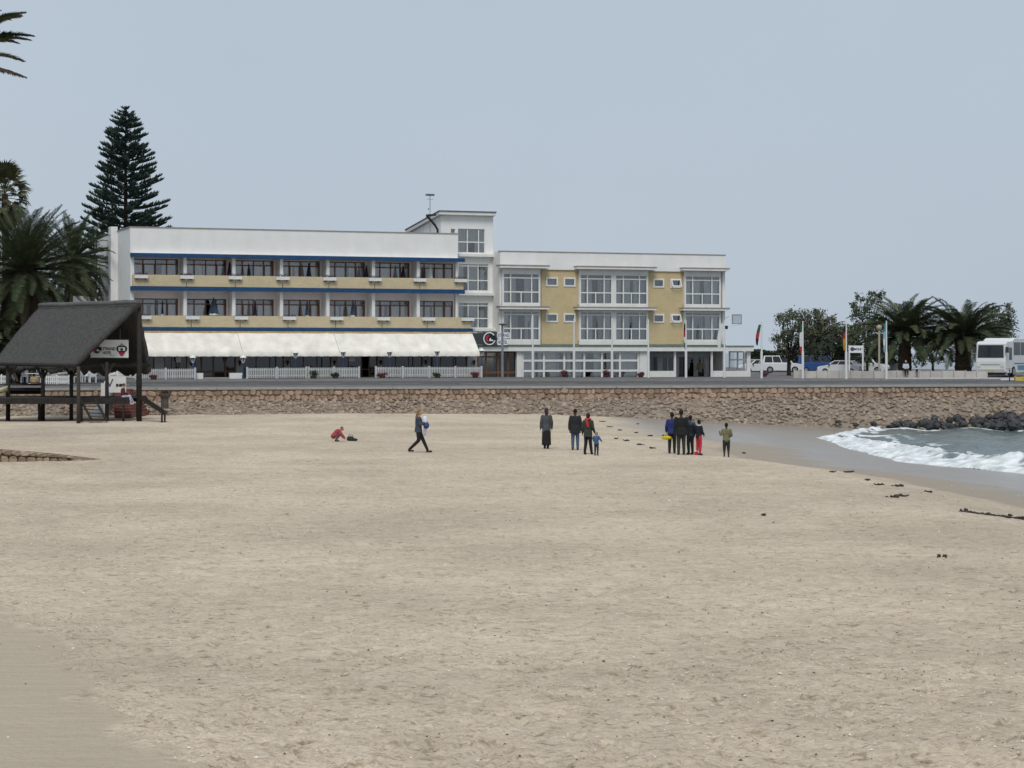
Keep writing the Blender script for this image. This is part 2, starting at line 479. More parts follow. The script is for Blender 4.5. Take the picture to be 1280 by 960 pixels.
    L.new(b2.outputs[0], b.inputs['Normal'])
    return m
beach = struct(grid_obj('beach_sand', X, Y, Z, sandmat(), {'wet': WET, 'damp': DAMP, 'firm': SM, 'pit_shade': PIT_SHADE}))
def sand_at(x, y):
    i = min(max(np.searchsorted(ys, y), 1), len(ys) - 1); j = min(max(np.searchsorted(xs, x), 1), len(xs) - 1)
    return float(max(Z[i, j], Z[i - 1, j - 1]))

# sea: swell, a small breaker and its foam
gx = np.concatenate([np.arange(15, 32, .13), np.arange(32, 70, .5)])
gy = np.concatenate([np.arange(70, 90, .5), np.arange(90, 140, .16), np.arange(140, 182, .4)])
GX, GY = np.meshgrid(gx, gy)
q = GX - xwat(GY) + vnoise(GX, GY, 3.1, 41) * 1.1 + vnoise(GX, GY, .9, 42) * .45
band = np.interp(GY, [70, 92, 97, 104, 112, 120, 132, 150], [6, 6.2, 5.8, 4.6, 3.6, 2.6, 1.6, .7])
brk = vnoise(GX, GY * .6, 1.3, 55) + .6 * vnoise(GX, GY, .5, 56)
core = sstep(-.05, .25, q) * sstep(1.25, .6, q / band + brk * .5) * (1 - .55 * sstep(.02, .4, brk) * sstep(.3, 1.2, q))
wav = 1.6 * (.07 * np.sin(GX * 1.1 - GY * .23 + 3 * vnoise(GX, GY, 6, 43)) + .10 * vnoise(GX, GY, 2.2, 44) + .06 * vnoise(GX, GY, .8, 45) + .03 * vnoise(GX, GY, .35, 46))
crest = np.exp(-((q - .62 * band) / (.17 * band + .12)) ** 2) * np.interp(GY, [70, 90, 96, 106, 120, 140], [.5, .62, .62, .45, .25, .08])
crest = crest * (.75 + .9 * vnoise(GX, GY, 2.6, 47))
lump = core * (.04 * sstep(0, .8, q) + .24 * np.abs(vnoise(GX, GY, .9, 48)) + .15 * np.abs(vnoise(GX, GY, .4, 49)) + .08 * np.abs(vnoise(GX, GY, .2, 50)))
behind = sstep(0, 3, q - band)
GZ = wav * (.3 + .7 * behind) + crest + lump + .02
GZ = np.where(q < 0, GZ * sstep(-.6, 0, q) - .25 * sstep(0, -.8, q), GZ)
streaks = sstep(.08, .28, vnoise(GX * 1.6, GY * .5, 1.0, 51) + .35 * vnoise(GX, GY, .4, 52)) * sstep(9, 0, q - band) * sstep(-.1, .2, q)
edgef = sstep(-.30, -.05, q) * sstep(.2, .0, q)
FOAM = np.clip(core * 1.05 + streaks * .85 + edgef, 0, 1)
# wash round the boulders
uu, vv = to_uv(GX, GY)
FOAM = np.maximum(FOAM, sstep(-8.5, -5.5, vv + 3 * vnoise(GX, GY, 2, 53)) * sstep(-.05, .2, vnoise(GX, GY, .9, 54)) * .9)
def seamat():
    m = bpy.data.materials.new('sea_water'); m.use_nodes = True; t = m.node_tree; N = t.nodes; L = t.links
    b = N['Principled BSDF']; tc = N.new('ShaderNodeTexCoord')
    a = N.new('ShaderNodeAttribute'); a.attribute_name = 'foam'
    n = N.new('ShaderNodeTexNoise'); n.inputs['Scale'].default_value = 4.5; n.inputs['Detail'].default_value = 8; n.inputs['Roughness'].default_value = .8
    L.new(tc.outputs['Object'], n.inputs['Vector'])
    ad = N.new('ShaderNodeMath'); ad.operation = 'ADD'; L.new(a.outputs['Fac'], ad.inputs[0]); L.new(n.outputs['Fac'], ad.inputs[1])
    mr = N.new('ShaderNodeMapRange'); mr.inputs['From Min'].default_value = .88; mr.inputs['From Max'].default_value = 1.25; L.new(ad.outputs[0], mr.inputs['Value'])
    x = N.new('ShaderNodeMix'); x.data_type = 'RGBA'; L.new(mr.outputs[0], x.inputs[0])
    wc = N.new('ShaderNodeValToRGB'); wc.color_ramp.elements[0].color = (.055, .088, .085, 1); wc.color_ramp.elements[1].color = (.125, .165, .150, 1)
    n3 = N.new('ShaderNodeTexNoise'); n3.inputs['Scale'].default_value = .5; n3.inputs['Detail'].default_value = 4; L.new(tc.outputs['Object'], n3.inputs['Vector']); L.new(n3.outputs['Fac'], wc.inputs[0])
    fc = N.new('ShaderNodeValToRGB'); fc.color_ramp.elements[0].position = .3; fc.color_ramp.elements[1].position = .65
    fc.color_ramp.elements[0].color = (.42, .47, .46, 1); fc.color_ramp.elements[1].color = (.86, .88, .88, 1)
    n4 = N.new('ShaderNodeTexNoise'); n4.inputs['Scale'].default_value = 1.4; n4.inputs['Detail'].default_value = 8; L.new(tc.outputs['Object'], n4.inputs['Vector']); L.new(n4.outputs['Fac'], fc.inputs[0])
    L.new(wc.outputs[0], x.inputs[6]); L.new(fc.outputs[0], x.inputs[7]); L.new(x.outputs[2], b.inputs['Base Color'])
    ro = N.new('ShaderNodeMapRange'); ro.inputs['To Min'].default_value = .16; ro.inputs['To Max'].default_value = .9; L.new(mr.outputs[0], ro.inputs['Value']); L.new(ro.outputs[0], b.inputs['Roughness'])
    n2 = N.new('ShaderNodeTexNoise'); n2.inputs['Scale'].default_value = 3.0; n2.inputs['Detail'].default_value = 6
    L.new(tc.outputs['Object'], n2.inputs['Vector'])
    bp = N.new('ShaderNodeBump'); bp.inputs['Strength'].default_value = .7; bp.inputs['Distance'].default_value = .16; L.new(n2.outputs['Fac'], bp.inputs['Height']); L.new(bp.outputs[0], b.inputs['Normal'])
    return m
SEA = seamat()
struct(grid_obj('sea', GX, GY, GZ, SEA, {'foam': FOAM}))
far = MB().add([(-9000, 40, -.35), (9000, 40, -.35), (9000, 15000, -.35), (-9000, 15000, -.35)], [(0, 1, 2, 3)]).build('open_sea', SEA)
struct(far)
# ground of the town: one sheet from the sea wall back, falling a little to the wall
ASPH = mat('asphalt', (.088, .088, .09), .9, .16, .6, .3, 25, detail=7)
PAVE = mat('pavement', (.135, .13, .125), .9, .16, .8, .25, 15, detail=7)
KERB = mat('kerb_concrete', (.24, .235, .225), .9, .12, 1.2)
def strip(name, v0, v1, dz, m, nu=40, nv=4, u0=-75, u1=95):
    U = np.linspace(u0, u1, nu); V = np.linspace(v0, v1, nv); UU, VV = np.meshgrid(U, V)
    XX = WO.x + WT.x * UU + WN.x * VV; YY = WO.y + WT.y * UU + WN.y * VV
    return struct(grid_obj(name, XX, YY, land_z(XX, YY) + dz, m, smooth=False))
strip('town_ground', .2, 150, 0.0, PAVE, 60, 30)
strip('promenade_walk', .75, 4.4, .10, PAVE)
strip('road', 5.0, 17.0, .008, ASPH)
strip('plaza_pavement', 17.5, 60, .10, PAVE, 60, 12)
for v0, v1, dz, n in ((4.4, 4.62, .13, 'kerb'), (17.3, 17.52, .13, 'kerb')):
    k = MB()
    for i in range(40):
        ua = -75 + i * 4.25; ub = ua + 4.22
        pts = []
        for u, v in ((ua, v0), (ub, v0), (ub, v1), (ua, v1)):
            p = wuv(u, v, 0); z = float(land_z(p.x, p.y)); pts.append(Vector((p.x, p.y, z)))
        top = [p + Vector((0, 0, dz)) for p in pts]; bot = [p - Vector((0, 0, .1)) for p in pts]
        k.add(bot + top, [(4, 5, 6, 7), (0, 1, 5, 4), (1, 2, 6, 5), (2, 3, 7, 6), (3, 0, 4, 7)])
    struct(k.build(n, KERB))
# painted centre line dashes on the road
PAINT = mat('road_paint', (.62, .62, .60), .7, .2, 3)
ml = MB()
for i in range(26):
    ua = -60 + i * 6; pts = []
    for u, v in ((ua, 10.9), (ua + 3, 10.9), (ua + 3, 11.05), (ua, 11.05)):
        p = wuv(u, v, 0); pts.append((p.x, p.y, float(land_z(p.x, p.y)) + .014))
    ml.add(pts, [(0, 1, 2, 3)])
struct(ml.build('road_marking', PAINT))

# ------------------------------------------------------------------ sea wall
wall = thing('sea_wall', 'long stone sea wall with coursed reddish top and rubble slope along the beach', 'sea wall', wuv(0, 0, 0), WA)
# local: x along, y inland, z up
STONE = mat('wall_stone', (.345, .25, .185), .9, .28, 2.2, .6, 9, rnd=.30, spec=.2)
RUBBLE = mat('rubble_stone', (.33, .265, .205), .9, .22, 2.2, .6, 8, island=.24, spec=.2)
MORTAR = mat('mortar', (.24, .197, .153), .95, .25, 1.6, .6, 14)
m = MB().box(-75, 95, .06, .7, .0, WALLTOP + .02); m.build('wall_core', mat('wall_mortar', (.27, .205, .155), .95, .2, 1.6, .5, 14), wall)
for i in range(43):
    a = -75 + i * 4
    MB().box(a, a + 3.97, -.06, .74, WALLTOP + .025, WALLTOP + .17).build('coping', CONC, wall)
def stone_mesh(wd, ht, seed):
    r = random.Random(seed); n = r.randint(6, 8); pts = []
    for k in range(n):
        a = 2 * PI * (k + r.uniform(-.25, .25)) / n
        ca, sa = math.cos(a), math.sin(a); s = 1 / max(abs(ca), abs(sa)) ** .75
        pts.append((ca * s * wd / 2 * r.uniform(.86, 1), sa * s * ht / 2 * r.uniform(.86, 1)))
    b = MB(); ring0 = [(p[0], .08, p[1]) for p in pts]; ring1 = [(p[0], -.01, p[1]) for p in pts]; ring2 = [(p[0] * .78, -.05 - .02 * r.random(), p[1] * .78) for p in pts]
    b.rings([ring0, ring1, ring2], True)
    return b
SM_ = []
for i in range(14):
    o = stone_mesh(1, 1, i + 5).build('stone', STONE)
    SM_.append(o.data); bpy.data.objects.remove(o)
hts = [.36, .36]
cnt = 0
for row in range(2):
    x = -16.5 + .2 * row; z1 = WALLTOP - .02 - row * .36
    while x < 51 and cnt < 300:
        wd = R.uniform(.28, .66)
        o = inst(R.choice(SM_), 'stone', wall, (x + wd / 2, R.uniform(.0, .07), z1 - .18 + R.uniform(-.05, .05)), (0, R.uniform(-.3, .3), 0), (wd * 1.04, R.uniform(.8, 1.5), R.uniform(.30, .44)))
        x += wd; cnt += 1
# the rest of the facing stones, beyond what can be told apart
rest = MB()
for row in range(2):
    for rng in ((-60, -16.5), (51, 90)):
        x = rng[0]
        while x < rng[1]:
            wd = R.uniform(.34, .6); s = stone_mesh(wd * .98, .35, R.randint(0, 9999))
            rest.add([(p[0] + x + wd / 2, p[1] + .04, p[2] + WALLTOP - .2 - row * .36) for p in s.v], s.f); x += wd
o = rest.build('facing_stones', STONE, wall); o['kind'] = 'stuff'
# rubble slope
ZB = WALLTOP - .75
U = np.arange(-62, 92, .5); V = np.linspace(0, 1, 7)
UU, TT = np.meshgrid(U, V)
VV = .02 - 2.9 * TT
XX = WO.x + WT.x * UU + WN.x * VV; YY = WO.y + WT.y * UU + WN.y * VV
toe = beach_z(WO.x + WT.x * U - WN.x * 2.9, WO.y + WT.y * U - WN.y * 2.9) - .25
def slope_z(u, t):
    tz = np.interp(u, U, toe)
    return ZB + (tz - ZB) * t ** 1.15
ZZ = slope_z(UU, TT) + vnoise(UU, VV, .8, 61) * .14
base = grid_obj('rubble_bed', UU, VV, ZZ, MORTAR); base.parent = wall
rb = MB()
def rubble(mb, c, r, seed, flat=.6, seg=(6, 4)):
    rr = random.Random(seed); n, mm = seg; rings = []
    rot = Matrix.Rotation(rr.uniform(0, PI), 3, 'Z') @ Matrix.Rotation(rr.uniform(-.5, .5), 3, 'X')
    sx, sy, sz = rr.uniform(.7, 1.25), rr.uniform(.7, 1.2), rr.uniform(.75, 1.15) * flat
    for k in range(mm + 1):
        a = PI * min(max(k / mm, .07), .93); ring = []
        for i in range(n):
            b = 2 * PI * (i + .5 * (k % 2)) / n; j = rr.uniform(.78, 1.12)
            ring.append(Vector(c) + rot @ Vector((math.sin(a) * math.cos(b) * r * sx * j, math.sin(a) * math.sin(b) * r * sy * j, -math.cos(a) * r * sz * j)))
        rings.append(ring)
    mb.rings(rings)
k = 0
for uu_ in np.arange(-40, 55, .25):
    for tt in np.arange(.03, .98, .125):
        u = uu_ + R.uniform(-.16, .16); t = min(1, max(0, tt + R.uniform(-.06, .06)))
        if t > .6 and u < 25 and R.random() < .3 * (t - .3): continue
        r = R.uniform(.10, .23)
        z = float(slope_z(u, t)); rubble(rb, (u, .02 - 2.9 * t, z + r * .15), r, k, .7); k += 1
o = rb.build('rubble', RUBBLE, wall); o['kind'] = 'stuff'
# boulders at the water's edge
BOULD = mat('wet_boulder', (.034, .033, .033), .55, .4, 2.5, .7, 6, rnd=.4, spec=.5)
BM = []
for i in range(10):
    b_ = MB(); rubble(b_, (0, 0, 0), 1.0, 900 + i, .8, (8, 5)); o = b_.build('boulder', BOULD, None, False); BM.append(o.data); bpy.data.objects.remove(o)
nb = 0
for i in range(170):
    u = 40.5 + 17.5 * R.random() ** .8
    depth = R.random()
    f = min(1, max(0, (u - 40) / 12))
    v = -3.0 - depth * (1.0 + 1.6 * f)
    s = R.uniform(.24, .42) + .22 * f * R.random()
    p = wuv(u, v, 0)
    o = bpy.data.objects.new('boulder', R.choice(BM)); COL.objects.link(o)
    o.location = (p.x, p.y, .12 + (1 - depth) * (.30 + .75 * f)); o.rotation_euler = (R.uniform(-.5, .5), R.uniform(-.5, .5), R.uniform(0, 6)); o.scale = (s, s * R.uniform(.8, 1.1), s * R.uniform(.7, 1))
    tag(o, 'dark wet boulder in the pile between sea wall and water', 'boulder', 'dark boulders at the foot of the sea wall')
# a few lone dark stones on the rubble slope nearer the sand
for i, (px, py) in enumerate(((1048, 528), (1070, 532), (1092, 531), (1113, 534))):
    p = P(px, py, 147.5)
    o = bpy.data.objects.new('boulder', BM[i]); COL.objects.link(o); o.location = (p.x, p.y, p.z + .05); s = R.uniform(.22, .34); o.scale = (s * 1.3, s, s * .7); o.rotation_euler = (0, 0, i)
    tag(o, ORD[i] + ' lone dark stone from the left at the toe of the slope', 'boulder', 'lone dark stones at the toe of the slope')

# ================================================================== hotel
BT = math.radians(20.5)
AX, AY = (163 - 640) / FP * 163.0, 163.0
BZ0 = 3.4
cB, sB = math.cos(BT), math.sin(BT)
def bs(px, d=0.0):
    k = (px - 640) / FP
    return (k * AY + k * d * cB - AX + d * sB) / (cB - k * sB)
def bh(px, py, d=0.0):
    y = AY + bs(px, d) * sB + d * cB
    return EYE - (py - HZ) / FP * y - BZ0
def bw(s, d, h=0.0):
    return Vector((AX + s * cB - d * sB, AY + s * sB + d * cB, BZ0 + h))

def wall_holes(mb, s0, s1, h0, h1, holes, d0, d1):
    """front wall between depth d0 (front) and d1 with rectangular holes"""
    S = sorted({s0, s1, *[v for o in holes for v in o[:2]]}); H = sorted({h0, h1, *[v for o in holes for v in o[2:]]})
    inh = lambda a, b: any(o[0] - 1e-6 <= a <= o[1] + 1e-6 and o[2] - 1e-6 <= b <= o[3] + 1e-6 for o in holes)
    for i in range(len(S) - 1):
        for j in range(len(H) - 1):
            if inh((S[i] + S[i + 1]) / 2, (H[j] + H[j + 1]) / 2): continue
            a, b, c, d = S[i], S[i + 1], H[j], H[j + 1]
            mb.add([(a, d0, c), (b, d0, c), (b, d0, d), (a, d0, d)], [(0, 1, 2, 3)])
            mb.add([(a, d1, c), (b, d1, c), (b, d1, d), (a, d1, d)], [(3, 2, 1, 0)])
    for a, b, c, d in holes + [(s0, s1, h0, h1)]:
        mb.add([(a, d0, c), (b, d0, c), (b, d0, d), (a, d0, d), (a, d1, c), (b, d1, c), (b, d1, d), (a, d1, d)], [(0, 4, 5, 1), (1, 5, 6, 2), (2, 6, 7, 3), (3, 7, 4, 0)])
    return mb

def pleats(s0, s1, d, h0, h1, amp=.03, wl=.2):
    n = max(4, int((s1 - s0) / wl * 4)); b = MB(); v = []
    ph = R.random() * 6
    for i in range(n + 1):
        s = s0 + (s1 - s0) * i / n; dd = d + amp * math.sin(2 * PI * s / wl * R.uniform(.98, 1.02) + ph)
        v += [(s, dd, h0), (s, dd, h1)]
    return b.add(v, [(2 * i, 2 * i + 2, 2 * i + 3, 2 * i + 1) for i in range(n)])

def window(root, off, S, H, d, fm, bwid=.07, curtains=(), gm=None, skipbars=(), depth=.09, name='window', curtd=.14, door=None, drop=()):
    """frame bars at s in S and h in H; panes in each cell; curtains = [(s0,s1,h0,h1,mat)]"""
    f = MB(); b2 = bwid / 2
    for s in S: f.box(s - b2, s + b2, d - depth / 2, d + depth / 2, H[0] - b2, H[-1] + b2)
    for j, h in enumerate(H):
        for i in range(len(S) - 1):
            if (i, j) in skipbars: continue
            f.box(S[i] + b2, S[i + 1] - b2, d - depth / 2 + .004, d + depth / 2 - .004, h - b2, h + b2)
    if door is not None:
        i = door; a, b = S[i] + b2, S[i + 1] - b2; t = .07
        f.box(a + .005, a + t, d - depth / 2 - .015, d + depth / 2 - .01, H[0] + b2, H[1] - b2); f.box(b - t, b - .005, d - depth / 2 - .015, d + depth / 2 - .01, H[0] + b2, H[1] - b2)
        f.box(a + t, b - t, d - depth / 2 - .012, d + depth / 2 - .012, H[0] + b2 + .002, H[0] + .28)
    fr = f.build(name, fm, root, off=off)
    for i in range(len(S) - 1):
        j = 0
        while j < len(H) - 1:
            j2 = j + 1
            while j2 < len(H) - 1 and (i, j2) in skipbars: j2 += 1
            if (i, j) not in drop:
                MB().box(S[i] + b2 - .01, S[i + 1] - b2 + .01, d - .006, d + .006, H[j] + b2 - .01, H[j2] - b2 + .01).build('pane', gm or GLASS, fr, off=off)
            j = j2
    for c in curtains:
        pleats(c[0], c[1], d + curtd, c[2], c[3]).build('curtain', c[4], fr, off=off)
    return fr

# ------------------------------------------------------------------ left wing
S1 = bs(572, 0); HT = 11.88
offL = (0, 0, 0)
LW = thing('hotel_wing', 'white three storey hotel wing with blue bands, yellow brick balconies and dark ground floor windows', 'building', bw(0, 0), BT)
def part(name, m, root, *boxes, off=(0, 0, 0)):
    b = MB()
    for x in boxes: b.box(*x)
    return b.build(name, m, root, off=off)
part('side_wall', WHITE, LW, (0, .3, .02, 16, -.4, HT))
part('side_wall', WHITE, LW, (S1 - .3, S1, .02, 2.2, 9.86, HT), (S1 - .3, S1, 2.42, 16, 9.86, HT))
part('rear_wall', WHITE, LW, (.3, S1 - .3, 15.7, 16, -.4, HT))
part('parapet', WHITE, LW, (-.02, S1 + .02, 0, .26, 9.86, HT))
part('coping', COPING, LW, (-.06, S1 + .06, -.05, .34, HT, HT + .07), (-.06, .34, .34, 16.05, HT, HT + .07), (S1 - .34, S1 + .06, .34, 16.05, HT, HT + .07))
part('roof', ROOFM, LW, (.3, S1 - .3, .3, 15.7, 10.6, 10.8))
e1 = bs(581, -.45); e3 = bs(591, -1.9); b3 = bs(166, -1.9)
part('floor_slab', LILAC, LW, (.02, e1 - .04, -.40, 15.6, 9.62, 9.84))
part('floor_slab', LILAC, LW, (.02, e1 - .04, -.40, 15.6, 6.96, 7.22))
part('floor_slab', LILAC, LW, (b3 + .02, e3 - .04, -1.85, 15.6, 3.80, 3.98))
for h0, h1, a, b, d in ((9.56, 9.86, .0, e1, -.45), (6.92, 7.26, .0, e1, -.45), (3.76, 4.04, b3, e3, -1.9)):
    part('blue_fascia', BLUE, LW, (a, b, d - .05, d + .05, h0, h1), (a - .02, a + .06, d + .05, 0 if d > -1 else 0, h0 + .002, h1 - .002), (b - .06, b + .02, d + .05, 0 if d > -1 else 2.0, h0 + .002, h1 - .002))
# balcony fronts, one panel per bay, with open joints
fpx = [163, 231.5, 292.4, 352, 410, 467, 523, 572]
DIV = [bs(p, 0) for p in fpx]
up = [.10] + [bs(p, -.45) for p in (233.2, 294, 353, 411, 468.3, 524.5)] + [e1 - .1]
lo = [b3 + .1] + [bs(p, -1.9) for p in (239, 300, 360, 419.5, 477.6, 534)] + [e3 - .1]
for arr, d, h0, h1 in ((up, -.45, 7.27, 8.17), (lo, -1.9, 4.05, 4.95)):
    for i in range(7):
        part('balcony_front', BRICKB, LW, (arr[i] + .03, arr[i + 1] - .03, d - .02, d + .12, h0, h1))
    part('balcony_front', BRICKB, LW, (arr[0] + .03, arr[0] + .15, d + .125, 0 if d > -1 else 0, h0, h1))
    part('balcony_front', BRICKB, LW, (arr[-1] - .15, arr[-1] - .03, d + .125, 0 if d > -1 else 2.0, h0, h1))
BACK = 1.6
for i in range(1, 7):
    part('balcony_divider', WHITE2, LW, (DIV[i] - .13, DIV[i] + .13, .0, BACK, 7.24, 9.6))
    part('balcony_divider', WHITE2, LW, (DIV[i] - .13, DIV[i] + .13, .0, BACK, 4.0, 6.94))
part('balcony_divider', WHITE2, LW, (S1 - .16, S1 + .015, .0, .16, 7.24, 9.6)); part('balcony_divider', WHITE2, LW, (S1 - .16, S1 + .015, .0, .16, 4.0, 6.94))
END = bs(568, 1.6)
wins = []
holes = []
for i in range(7):
    a = DIV[i] + (.35 if i == 0 else .2); b = END - .12 if i == 6 else DIV[i + 1] - .25
    holes.append((a, b, 7.3, 9.5)); holes.append((a, b, 4.05, 6.36)); wins.append((a, b))
bwall = MB()
wall_holes(bwall, .3, END, 3.99, 9.6, holes, BACK, BACK + .2)
bwall.build('back_wall', LILAC, LW)
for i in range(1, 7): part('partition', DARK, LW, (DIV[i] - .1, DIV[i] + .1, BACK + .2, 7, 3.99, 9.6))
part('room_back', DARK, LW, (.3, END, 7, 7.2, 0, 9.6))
for i, (a, b) in enumerate(wins):
    for fl, (h0, h1) in enumerate(((7.3, 9.5), (4.05, 6.36))):
        S = [a + .04, a + (b - a) * .25, a + (b - a) * .52, a + (b - a) * .76, b - .04]
        H = [h0 + .04, h1 - .42, h1 - .04]
        cu = []
        x = S[0]
        gap = R.uniform(0, .5)
        mid = R.uniform(.35, .65)
        cm = CURT if R.random() < .75 else CURTD
        cu.append((S[0] + .05, a + (b - a) * (mid - gap * .15), h0 + .1, h1 - .45, cm)); cu.append((a + (b - a) * (mid + gap * .15), S[4] - .05, h0 + .1, h1 - .45, cm))
        if R.random() < .6: cu.append((S[1] + .02, S[2] - .02, h1 - .5, h1 - .1, CURTD))
        window(LW, offL, S, H, BACK + .1, BROWN, .09, cu, GLASS, door=3 if (i + fl) % 3 else 1)
# ground floor: plaster piers, dark glazing, a wooden double door
GD = -1.5
piers = [(193, 205), (234, 243), (295, 303), (355, 362), (414, 420.5), (472, 478), (528, 534.5), (584, 596)]
PS = [(bs(a, GD), bs(b, GD)) for a, b in piers]
part('ground_wall', WHITE, LW, (bs(172, GD), PS[-1][1], GD - .02, GD + .28, 2.55, 3.74), (bs(172, GD), PS[0][0] - 1.0, GD, GD + .3, -.4, 2.55))
part('ground_wall', WHITE, LW, (.0, .3, GD + .3, 0, -.4, 3.74)); part('ground_wall', WHITE, LW, (S1 + .5, S1 + .8, GD + .3, 3, -.4, 3.74))
for a, b in PS: part('pier', GREYR, LW, (a, b, GD - .06, GD + .3, -.4, 2.55))
for i, (a, b) in enumerate(PS):
    c = (a + b) / 2 + (.1 if i == 7 else 0)
    if i == 0: continue
    f = part('wall_lantern', BLACK, LW, (c - .05, c + .05, GD - .16, GD - .06, 1.35, 1.42))
    MB().lathe([(.03, 0), (.12, .32), (.14, .36), (.05, .44)], (c, GD - .24, 1.0), 8).build('lantern_body', BLACK, f)
gaps = [(bs(175, GD), PS[0][0])] + [(PS[i][1], PS[i + 1][0]) for i in range(7)]
doors = {2, 5}
for i, (a, b) in enumerate(gaps):
    if i == 2:
        dl, dr = bs(253, GD), bs(281, GD)
        S = [a + .05, dl - .06, dl + (dr - dl) / 2, dr + .06, b - .05]; H = [-.1, .55, 1.9, 2.5]
        window(LW, offL, S, H, GD + .12, WOOD, .14, [], DGLASS, name='door')
        part('step', CONC, LW, (a, b, GD - .8, GD + .1, -.4, -.12))
    elif i == 5:
        w_ = b - a; S = [a + .05, a + w_ * .3, a + w_ * .62, a + w_ * .8, b - .05]; H = [-.1, .7, 2.5]
        window(LW, offL, S, H, GD + .12, BROWN, .08, [(a + .1, a + w_ * .45, .7, 2.45, CURTD)], DGLASS, drop=((2, 0), (2, 1)), curtd=.6)
        for (q0, q1, r0, r1) in ((.06, .14, 1.9, 2.4), (.30, .44, 1.35, 2.1), (.62, .68, 1.95, 2.45), (.80, .85, 1.95, 2.45)):
            part('notice', WHITE2, LW, (a + w_ * q0, a + w_ * q1, GD - .01, GD + .01, r0, r1))
    else:
        n = 3; S = [a + .05 + (b - a - .1) * k / n for k in range(n + 1)]; H = [.0, 2.5]
        cu = [(a + .1 + (b - a - .2) * t0, a + .1 + (b - a - .2) * t1, .05, 2.4, CURTD) for t0, t1 in ((R.uniform(0, .1), R.uniform(.15, .3)), (R.uniform(.6, .7), R.uniform(.8, .95)))]
        window(LW, offL, S, H, GD + .12, BROWN, .07, cu, DGLASS, curtd=.7)
        part('window_apron', WHITE, LW, (a, b, GD, GD + .25, -.4, -.05))
        if i == 1: part('notice', WHITE2, LW, (b - .9, b - .5, GD - .01, GD + .01, 1.3, 1.8))
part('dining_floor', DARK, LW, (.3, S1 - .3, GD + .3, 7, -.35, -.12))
# chimney and iron ladder and landing on the left side wall
part('chimney', WHITE, LW, (-.55, -.0, 5.8, 7.0, -.4, 12.25))
ld = MB()
for k in range(24): ld.box(-.62, -.2 + .2, 13.3, 13.34, 5.2 + k * .28, 5.23 + k * .28)
ld.box(-.66, -.60, 13.28, 13.36, 5.0, 12.1); ld.box(-.66, -.60, 12.8, 12.88, 5.0, 12.1)
ld.build('roof_ladder', STEEL, LW)
part('landing', BLUE, LW, (-1.2, 0, 8.0, 13.6, 5.0, 5.2))
b = MB()
for k in range(18): b.box(-1.19, -1.16, 8.02 + k * .325, 8.05 + k * .325, 5.2, 6.6)
b.box(-1.2, -1.15, 8.0, 13.6, 6.6, 6.65); b.build('railing', STEEL, LW)
# awning
AW = thing('awning', 'long cream canvas awning with short valance over the restaurant terrace', 'awning', bw(bs(178, -1.9), -1.9), BT)
aS0, aS1 = bs(172, -1.9), bs(590, -1.9); offA = (bs(178, -1.9), -1.9, 0)
ntop = 7; AD1 = -3.75
TOPH, BOTH, VALH = 3.62, 2.08, 1.76
seams = [aS0 + (aS1 - aS0) * k / ntop for k in range(ntop + 1)]
for i in range(ntop):
    a, b = seams[i] + .002, seams[i + 1] - .002; nn = 16; v = []; v2 = []
    for k in range(nn + 1):
        s = a + (b - a) * k / nn; sag = math.sin(PI * k / nn); v.append((k, s, sag))
    mb = MB(); rows = []
    for j in range(8):
        t = j / 7; r_ = []
        for k, s, sag in v:
            z = TOPH + (BOTH - TOPH) * t - .05 * sag * math.sin(PI * t) + .015 * math.sin(s * 3 + j) ; r_.append((s, -1.96 + (AD1 + 1.96) * t, z))
        rows.append(r_)
    rows.append([(s, AD1 - .01, VALH + .03 * math.sin(s * 9) * .5) for k, s, sag in v])
    mb.rings(rows, False, False); mb.build('awning_panel', CANVAS, AW, True, off=offA)
for s in (aS1 - .01,):
    MB().prism([(-1.96, TOPH), (AD1, BOTH), (AD1, VALH), (-1.96, VALH + .9)], s, s + .015, 'x').build('awning_end', CANVAS, AW, off=offA)
part('tan_valance_board', TAN, AW, (aS0 + .1, aS1, -2.0, -1.93, 3.52, 3.74), off=offA)
MB().tube([(aS0, AD1 + .05, BOTH - .02), (aS1, AD1 + .05, BOTH - .02)], .035, 6).build('front_bar', STEEL, AW, off=offA)
for k_, s in enumerate(seams[1:-1]):
    MB().tube([(s, -1.97, TOPH + .01), (s, AD1, BOTH + .01)], .02, 5).build('rafter', GREYR if k_ in (1, 3) else CANVAS, AW, off=offA)

# flower boxes on the balcony fronts
BOXM = mat('flower_box_paint', (.72, .72, .70), .6, .06, 3)
FLOW = mat('balcony_flowers', (.05, .06, .03), .8, .3, 8, c2=(.16, .045, .07), island=.4)
SOIL = mat('soil', (.05, .035, .025), .95, .2, 5)
def leafball(mb, c, r, n, size, rr):
    for _ in range(n):
        d = Vector((rr.gauss(0, 1), rr.gauss(0, 1), rr.gauss(0, 1))).normalized() * rr.random() ** .5
        p = Vector(c) + Vector((d.x * r[0], d.y * r[1], d.z * r[2]))
        a = Vector((rr.gauss(0, 1), rr.gauss(0, 1), rr.gauss(0, 1))).normalized(); b = a.orthogonal().normalized(); s = size * rr.uniform(.6, 1.3)
        mb.add([p - a * s, p + b * s * .45, p + a * s, p - b * s * .45], [(0, 1, 2, 3)])
fb_px_u = [(168 + 8, 'at its left end'), (233, 0), (293.5, 0), (352.8, 0), (411.5, 0), (468, 0), (524, 0), (575, 'at its right end')]
fb_px_l = [(180, 'beside the thatched roof'), (240, 0), (301, 0), (361, 0), (420, 0), (478.5, 0), (535, 0), (584, 'at its right end')]
